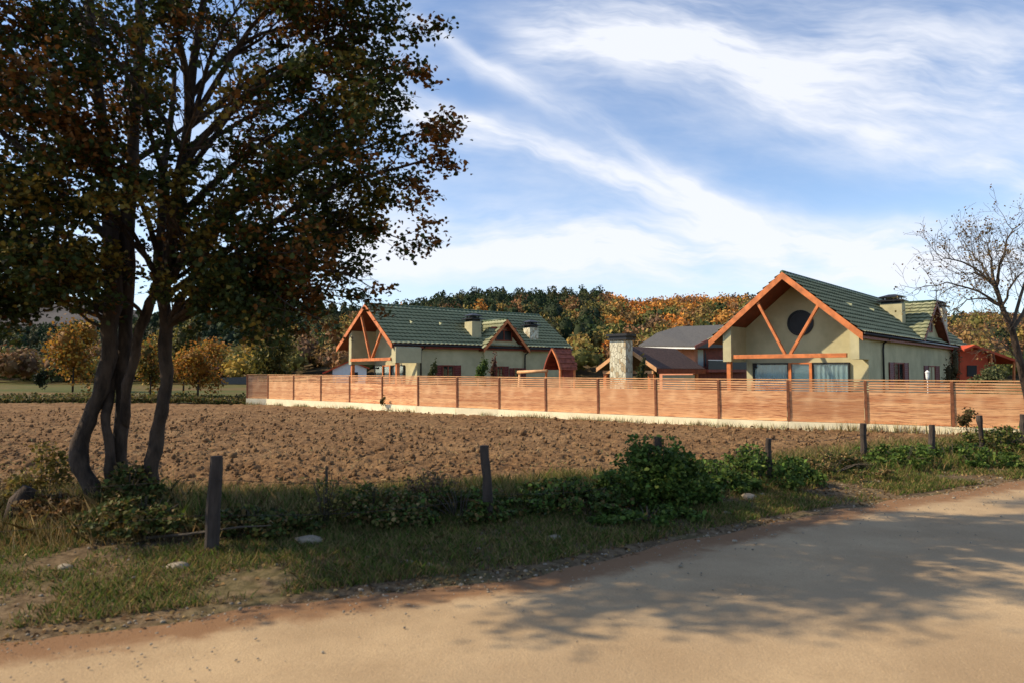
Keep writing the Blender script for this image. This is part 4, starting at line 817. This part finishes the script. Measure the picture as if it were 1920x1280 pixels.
small_tree('wall_weed', 'tall brown weed before the last fence panel on the right', 'weed', 1808, 22.2, 764, 17, (.12, .08, .035), 420, .06, .3, .015, cols=[(.12, .08, .035), (.07, .075, .025)])
# ------------------------------------------------------------------ verge vegetation
def vz(x, y): return verge_h(x, y)
def blades(n, xr, jr, hgt, cols, seed, width=.006, lean=.35, mask=None, nm='grass', lab='', kind='grass'):
    r_ = np.random.default_rng(seed); x = r_.uniform(*xr, n*3); j = r_.uniform(*jr, n*3); y = edge_y(x)*(1-j)+near_y(x)*j
    p = fbm(x*1.1, y*1.1, 3, seed); keep = r_.random(n*3) < np.clip((p-.28)*4.5, 0, 1)*(mask(x, y, j) if mask else 1.)
    x = x[keep][:n]; y = y[keep][:n]; j = j[keep][:n]; p = p[keep][:n]; n = len(x); z = vz(x, y)-.01; h = hgt*r_.uniform(.4, 1.25, n)*(.6+.8*p); a = r_.uniform(0, 6.283, n)
    w_ = width*(.6+r_.random(n))*(1+np.clip((y-8)/10, 0, 1.5)); lx = r_.normal(0, lean, n)*h; ly = r_.normal(0, lean, n)*h; b = np.stack([x, y, z], -1); wv = np.stack([np.cos(a)*w_, np.sin(a)*w_, 0*a], -1)
    mid = b+np.stack([lx*.35, ly*.35, h*.55], -1); tip = b+np.stack([lx, ly, h], -1); V = np.stack([b-wv, b+wv, mid+wv*.8, tip, mid-wv*.8], 1).reshape(-1, 3)
    ci = r_.integers(0, len(cols), n); c = np.array(cols)[ci]*(1+r_.normal(0, .2, (n, 1))); o = np_mesh(nm, V, 5, M['grass'], np.repeat(np.clip(c, .005, .8), 5, 0)); return tag(o, lab, kind, kind='stuff')
GG = [(.10, .15, .025), (.07, .115, .022), (.14, .17, .035), (.18, .16, .05)]; DG = [(.30, .21, .09), (.24, .16, .07), (.36, .27, .13), (.12, .11, .03)]
blades(130000, (-9, 15), (.06, .75), .09, GG+DG[:2], 51, .0045, .5, lambda x, y, j: np.clip(1.5-j*.8, 0, 1)*(.35+.9*vnoise(x*2.3, y*2.3, 91))*np.where(x < -.5, 1.5, 1.), lab='short green grass patches on the verge beside the road')
blades(30000, (-9, 17), (.58, 1.10), .30, DG+GG[:2]+DG[:1], 53, .0032, .4, lambda x, y, j: np.where(x < 3, 1., .35), lab='tall dry straw-coloured grass where the verge meets the soil')
blades(16000, (2, 18), (.3, 1.02), .22, GG+DG[:2], 57, .005, .4, lab='mixed green and dry grass along the right part of the verge')
def leafy(name, label, x, y, r_, h, n, size, cols, cat='bush', kind=None, stems=True, zb=None):
    z0 = float(vz(np.array(x), np.array(y))) if zb is None else zb; root = empty(name, (x, y, z0), 0, label, cat, 'bushes and scrub along the verge')
    k = max(6, n//110); cs = []
    rg4 = np.random.default_rng(int(abs(x*100))+3)
    for i in range(k):
        a = rg4.uniform(0, 6.283); q = rg4.random()**.5; c0 = np.array([math.cos(a)*r_*q*.85, math.sin(a)*r_*q*.7, 0]); hh = h*(1-.75*q**2.2)*rg4.uniform(.75, 1.1); m_ = n//k
        t = rg4.random(m_)**.6; pp = c0[None]*(1+.15*t[:, None])+np.stack([rg4.normal(0, .075, m_), rg4.normal(0, .075, m_), hh*t], -1); cs.append(pp)
    cs = np.concatenate(cs); c = np.array(cols)[rg4.integers(0, len(cols), len(cs))]*(1+rg4.normal(0, .25, (len(cs), 1))); v, _ = quads(cs, rg4.uniform(.5, 1.25, len(cs))*size, np.array([[0, 0, .7]]), leaf=True); np_mesh('foliage', v, 6, M['leaf'], np.repeat(np.clip(c, .005, .6), 6, 0), root)
    st = MB()
    for i in range(14):
        a = rg4.uniform(0, 6.283); q = rg4.random(); st.tube([(math.cos(a)*.1*r_, math.sin(a)*.1*r_, -.05), (math.cos(a)*r_*q*.5, math.sin(a)*r_*q*.5, h*.45), (math.cos(a)*r_*q*.8, math.sin(a)*r_*q*.7, h*(.95-.6*q*q))], [.012, .008, .004], 4)
    st.build('stems', M['twig'], root); return root
IV = [(.07, .12, .022), (.09, .15, .028), (.045, .08, .018), (.13, .17, .035)]; BR = [(.07, .10, .024), (.05, .07, .02), (.12, .12, .032), (.15, .10, .035)]
leafy('round_bush', 'tall rounded green bush swallowing a post, biggest on the verge', 2.35, 11.25, .98, 1.10, 9000, .075, IV)
leafy('scrub_bush', 'green scrub around the short dark post', 4.6, 13.1, 1.25, .72, 5200, .075, IV)
leafy('scrub_bush', 'low green scrub just right of the tall round bush', 3.65, 12.4, .7, .42, 3000, .07, IV)
leafy('scrub_bush', 'low dark bramble right of the leaning post', .8, 10.7, 1.1, .42, 4600, .07, BR+IV)
leafy('scrub_bush', 'low dark bramble at the foot of the leaning post', -.75, 10.1, .9, .42, 3200, .07, BR+IV[:2])
leafy('scrub_bush', 'brown-green weedy scrub between the thick post and the leaning post', -2.0, 9.9, 1.0, .5, 3600, .065, BR+IV[:1]+DG[:1])
leafy('scrub_bush', 'dark scrub under the thick post at the foot of the big tree', -3.4, 9.2, .9, .34, 2600, .07, BR)
leafy('scrub_bush', 'dark tangled scrub in front of the big tree trunks', -4.9, 9.2, .9, .4, 3000, .07, BR)
leafy('scrub_bush', 'dark scrub at the left edge of the verge', -7.6, 8.6, 1.1, .55, 3600, .08, BR)
leafy('scrub_bush', 'yellowish tall scrub just left of the big tree trunks', -7.0, 10.3, .55, 1.0, 1500, .07, [(.19, .15, .035), (.12, .11, .03), (.22, .14, .04)])
leafy('scrub_bush', 'green scrub at the foot of the pale-sided post', 8.8, 15.6, 1.3, .5, 3000, .075, IV)
leafy('scrub_bush', 'green scrub at the foot of the stubby post', 10.6, 16.5, 1.5, .5, 3400, .08, IV)
leafy('scrub_bush', 'thin brown and green scrub between the short post and the pale-sided post', 6.6, 14.5, 1.4, .42, 2400, .065, BR+DG[:2])
leafy('scrub_bush', 'tall olive weeds by the crooked post before the fence', 12.6, 17.9, 1.1, .75, 3200, .075, BR+GG)
leafy('scrub_bush', 'dark green scrub at the right edge below the bare tree', 14.6, 18.4, 1.3, .85, 4200, .085, IV)
leafy('scrub_bush', 'flat leafy nettles beneath the tall round bush', 2.0, 10.1, .9, .18, 1600, .07, IV)
# verge pebbles & stones
def stone(x, y, s, label):
    v, f = blob(np.zeros(3), s, s*.55, int(x*31) % 97+3, 2); v = v*np.array([1.25, .8, 1]); o = np_mesh('stone', v, 3, M['rock'], None, None, f, True); o.location = (x, y, float(vz(np.array(x), np.array(y)))+s*.15); tag(o, label, 'stone', 'pale stones on the verge')
stone(4.05, 11.75, .13, 'pale limestone lump on the verge, larger of two below the scrub of the short post'); stone(4.35, 11.95, .09, 'smaller pale stone beside the larger limestone lump')
stone(-2.55, 8.65, .15, 'whitish stone lying in the shade between the thick post and the leaning post'); stone(-3.7, 7.65, .10, 'flat pale stone below the thick dark post'); stone(-4.9, 7.6, .07, 'small pale stone in the dirt below the big tree')
stone(.55, 9.0, .09, 'grey-white stone in the grass right of the leaning post'); stone(-1.2, 7.9, .06, 'little pale stone at the bare patch near the road'); stone(3.3, 10.6, .07, 'small pale stone at the grass edge below the tall bush')
def pebbles(n=1500):
    r_ = np.random.default_rng(8); x = r_.uniform(-8, 13, n); j = r_.random(n)**1.2*.75-.04; y = edge_y(x)*(1-j)+near_y(x)*j; v0, f0 = blob(np.zeros(3), 1, .6, 4, 1); s = r_.gamma(2, .005, n)+.004
    a = r_.uniform(0, 6.28, n); ca, sa_ = np.cos(a)[:, None], np.sin(a)[:, None]; st = r_.uniform(.7, 1.4, (n, 1)); vx = v0[None, :, 0]*st; V = np.stack([vx*ca-v0[None, :, 1]*sa_, vx*sa_+v0[None, :, 1]*ca, v0[None, :, 2]+0*vx], -1)*s[:, None, None]
    V += np.stack([x, y, vz(x, y)+s*.2], -1)[:, None]; F = (f0[None]+(np.arange(n)*len(v0))[:, None, None]).reshape(-1, 3); tag(np_mesh('gravel', V.reshape(-1, 3), 3, M['rock'], None, None, F), 'small pale gravel scattered over the verge', 'gravel', kind='stuff')
pebbles()
# fallen branch under the big tree
fb = MB(); fb.tube([(-4.6, 8.7, .12), (-4.0, 8.55, .2), (-3.3, 8.35, .33), (-2.9, 8.3, .36)], [.02, .018, .012, .006], 6); fb.tube([(-4.0, 8.55, .2), (-3.7, 8.3, .3)], [.01, .004], 5); tag(fb.build('fallen_branch', M['twig']), 'dry fallen branch lying in the scrub below the big tree', 'branch')
st = MB(); st.tube([(-6.75, 9.35, .05), (-6.7, 9.4, .45), (-6.62, 9.45, .62)], [.16, .14, .09], 9); tag(st.build('tree_stump', M['bark'], smooth=True), 'broken dark stump leaning beside the left trunk of the big tree', 'stump')
# leaf litter on the verge, weeds along the far edge of the field
def litter(n=9000):
    r_ = np.random.default_rng(77); x = r_.uniform(-9, 12, n*2); j = r_.random(n*2)**1.1*1.0-.03; y = edge_y(x)*(1-j)+near_y(x)*j; k = r_.random(n*2) < np.clip(fbm(x*.8, y*.8, 3, 4)*2.4-.7, .05, 1); x, y = x[k][:n], y[k][:n]
    c = np.stack([x, y, vz(x, y)+.012], -1); v, _ = quads(c, r_.uniform(.02, .06, len(c)), np.array([[0, 0, 1.4]]), leaf=True); cs = np.array([(.17, .09, .035), (.25, .15, .06), (.10, .06, .03), (.32, .22, .09)])[r_.integers(0, 4, len(c))]
    tag(np_mesh('fallen_leaves', v, 6, M['leaf'], np.repeat(cs*(1+r_.normal(0, .2, (len(c), 1))), 6, 0)), 'fallen brown leaves strewn over the verge', 'leaves', kind='stuff')
litter()
def farbank(n=26000):
    r_ = np.random.default_rng(5); x = r_.uniform(-75, -17.5, n); y = 48.9+r_.random(n)**1.6*5+np.where(x > -22, -2.2, 0)+.8*fbm(x*.2, x*0, 2, 8); h = (.15+.75*fbm(x*.35, y*.8, 3, 12))*r_.uniform(.3, 1., n); c = np.stack([x, y, -.1+h], -1)
    cs = np.array([(.10, .10, .03), (.06, .075, .02), (.20, .15, .05), (.13, .09, .035)])[r_.integers(0, 4, n)]; v, _ = quads(c, r_.uniform(.06, .22, n)); tag(np_mesh('weed_bank', v, 4, M['leaf'], np.repeat(np.clip(cs*(1+r_.normal(0, .25, (n, 1))), .01, .6), 4, 0)), 'rank weeds and grass along the far left edge of the ploughed field', 'weeds', kind='stuff')
farbank()
# unseen tree added off to the left, crown leaned to shade verge and road
def shade_tree(x, y, r_, z0, z1, n, label, lean=0.):
    root = empty('added_shade_tree', (x, y, 0), 0, label, 'tree'); t = MB(); t.tube([(0, 0, -.1), (.1, .05, z0), (0, .1-lean*(z1-1-z0), z1-1)], [.2, .16, .05], 10); rg5 = random.Random(int(x*7)); o5 = []; ends = []
    for k in range(26):
        a = k*2.4; zz = z0-.4+(z1-z0)*.85*k/26; q = r_*rg5.uniform(.6, 1.05)*math.sin(math.pi*(.25+.7*k/26)); e = Vector((math.cos(a)*q, math.sin(a)*q-lean*(zz-z0), zz+.7)); t.tube([(0, .05-lean*(zz-z0), zz-.3), Vector((0, -lean*(zz-z0)*.5, 0))+e*.5+Vector((0, 0, zz*.5)), e], [.05, .03, .01], 5)
        for m_ in range(7):
            f_ = rg5.uniform(.45, 1.05); c = Vector((e.x*f_, -lean*(zz-z0)*(1-f_)+e.y*f_, 0)); c.z = e.z+rg5.gauss(0, .3); ends.append((c.x+rg5.gauss(0, .4), c.y+rg5.gauss(0, .4), c.z))
    t.build('trunk', M['bark'], root, smooth=True); ends = np.array(ends); c = ends[RNG.integers(0, len(ends), n)]+RNG.normal(0, 1, (n, 3))*np.array([.24, .24, .14]); v, _ = quads(c, RNG.uniform(.07, .13, n), np.array([[0, 0, .8]]), leaf=True)
    np_mesh('crown', v, 6, M['leaf'], np.repeat(shade_var((.05, .05, .015), n, .3), 6, 0), root)
shade_tree(-8.9, 9.6, 2.4, 4.6, 10.2, 11500, 'unseen green tree added left of the large multi-stemmed tree to shade the road', .55)
blades(12000, (-4.5, 1.2), (.58, .98), .34, GG+DG[:2]+[(.17, .15, .04)], 61, .003, .3, lab='tall yellow-green grass standing between the thick post and the leaning post')
blades(11000, (-14, -3.4), (.5, 1.05), .27, DG+[(.16, .09, .035), (.20, .13, .04)], 63, .0032, .5, lab='matted brown and yellow grass around the feet of the big tree')
leafy('scrub_bush', 'russet dead-leaved scrub at the very foot of the left trunk', -6.2, 9.4, .55, .38, 1600, .07, [(.16, .08, .03), (.10, .06, .025), (.2, .12, .04)])
leafy('scrub_bush', 'ivy scrub wrapped round the bases of the middle trunks', -5.45, 9.75, .45, .62, 2200, .07, BR)
leafy('scrub_bush', 'feathery brown seed-headed weeds left of the leaning post', -1.25, 10.7, .5, .62, 1400, .045, [(.16, .10, .06), (.12, .08, .05), (.09, .09, .03)])
leafy('scrub_bush', 'thin yellowing weeds in the open right of the thick post', -2.6, 9.6, .3, .85, 380, .05, [(.22, .17, .05), (.13, .13, .03)])
def road_grit(n=1500):
    r_ = np.random.default_rng(18); x = r_.uniform(-6, 14, n); ac_ = np.minimum(.03+r_.exponential(.55, n), 4.); y = edge_y(x)-.83*ac_; x = x+.55*ac_; v0, f0 = blob(np.zeros(3), 1, .6, 4, 1); s_ = r_.gamma(2, .003, n)+.003
    V = v0[None]*s_[:, None, None]*r_.uniform(.7, 1.3, (n, 1, 3))+np.stack([x, y, .0*x+.012+s_*.2], -1)[:, None]; F = (f0[None]+(np.arange(n)*len(v0))[:, None, None]).reshape(-1, 3); tag(np_mesh('road_grit', V.reshape(-1, 3), 3, M['rock'], None, None, F), 'fine loose grit on the road, thickest along its edge', 'grit', kind='stuff')
road_grit()
def footing_weeds(n=5200):
    r_ = np.random.default_rng(28); k = r_.integers(0, len(FPTS)-1, n); t = r_.random(n); P = np.array(FPTS); b = P[k]*(1-t[:, None])+P[k+1]*t[:, None]; b[:, 1] -= .2+r_.exponential(.12, n); dn = np.clip(fbm(b[:, 0]*.9, b[:, 1]*.9, 3, 6)*3-1.1, 0, 1)*np.where(b[:, 0] > 11, 1.6, .8); keep = r_.random(n) < dn; b = b[keep]; m_ = len(b)
    h = r_.uniform(.08, .32, m_)*np.where(b[:, 0] > 12, 1.5, .9); a = r_.uniform(0, 6.28, m_); w0 = .012; base = np.stack([b[:, 0], b[:, 1], 0*h+.03], -1); wv = np.stack([np.cos(a)*w0, np.sin(a)*w0, 0*a], -1); tip = base+np.stack([r_.normal(0, .3, m_)*h, r_.normal(0, .2, m_)*h, h], -1)
    V = np.stack([base-wv, base+wv, tip], 1).reshape(-1, 3); c = np.array(DG+GG[:1])[r_.integers(0, len(DG)+1, m_)]; tag(np_mesh('footing_grass', V, 3, M['grass'], np.repeat(c, 3, 0)), 'thin dry grass sprouting at the foot of the concrete footing', 'grass', kind='stuff')
footing_weeds()
def straw(n=5000):
    r_ = np.random.default_rng(38); a_ = r_.uniform(-.85, .72, n*2); d_ = 11.8*3.2**(r_.random(n*2)**1.6); x = a_*d_; ok = (d_ > near_y(x)-.2) & (d_ < np.interp(x, ffx, ffy)-.4) & (r_.random(n*2) < np.clip(fbm(x*.5, d_*.5, 3, 9)*3-1.1, .05, 1)); x, d_ = x[ok][:n], d_[ok][:n]
    v, _ = quads(np.stack([x, d_, soil_h(x, d_)+.05], -1), r_.uniform(.05, .16, len(x)), np.array([[0, 0, 1.5]]), asp=.12); tag(np_mesh('straw', v, 4, M['grass'], np.repeat(np.array([(.42, .31, .15), (.3, .21, .1), (.12, .13, .04)])[r_.integers(0, 3, len(x))], 4, 0)), 'bits of straw and stubble lying on the ploughed soil', 'straw', kind='stuff')
straw()
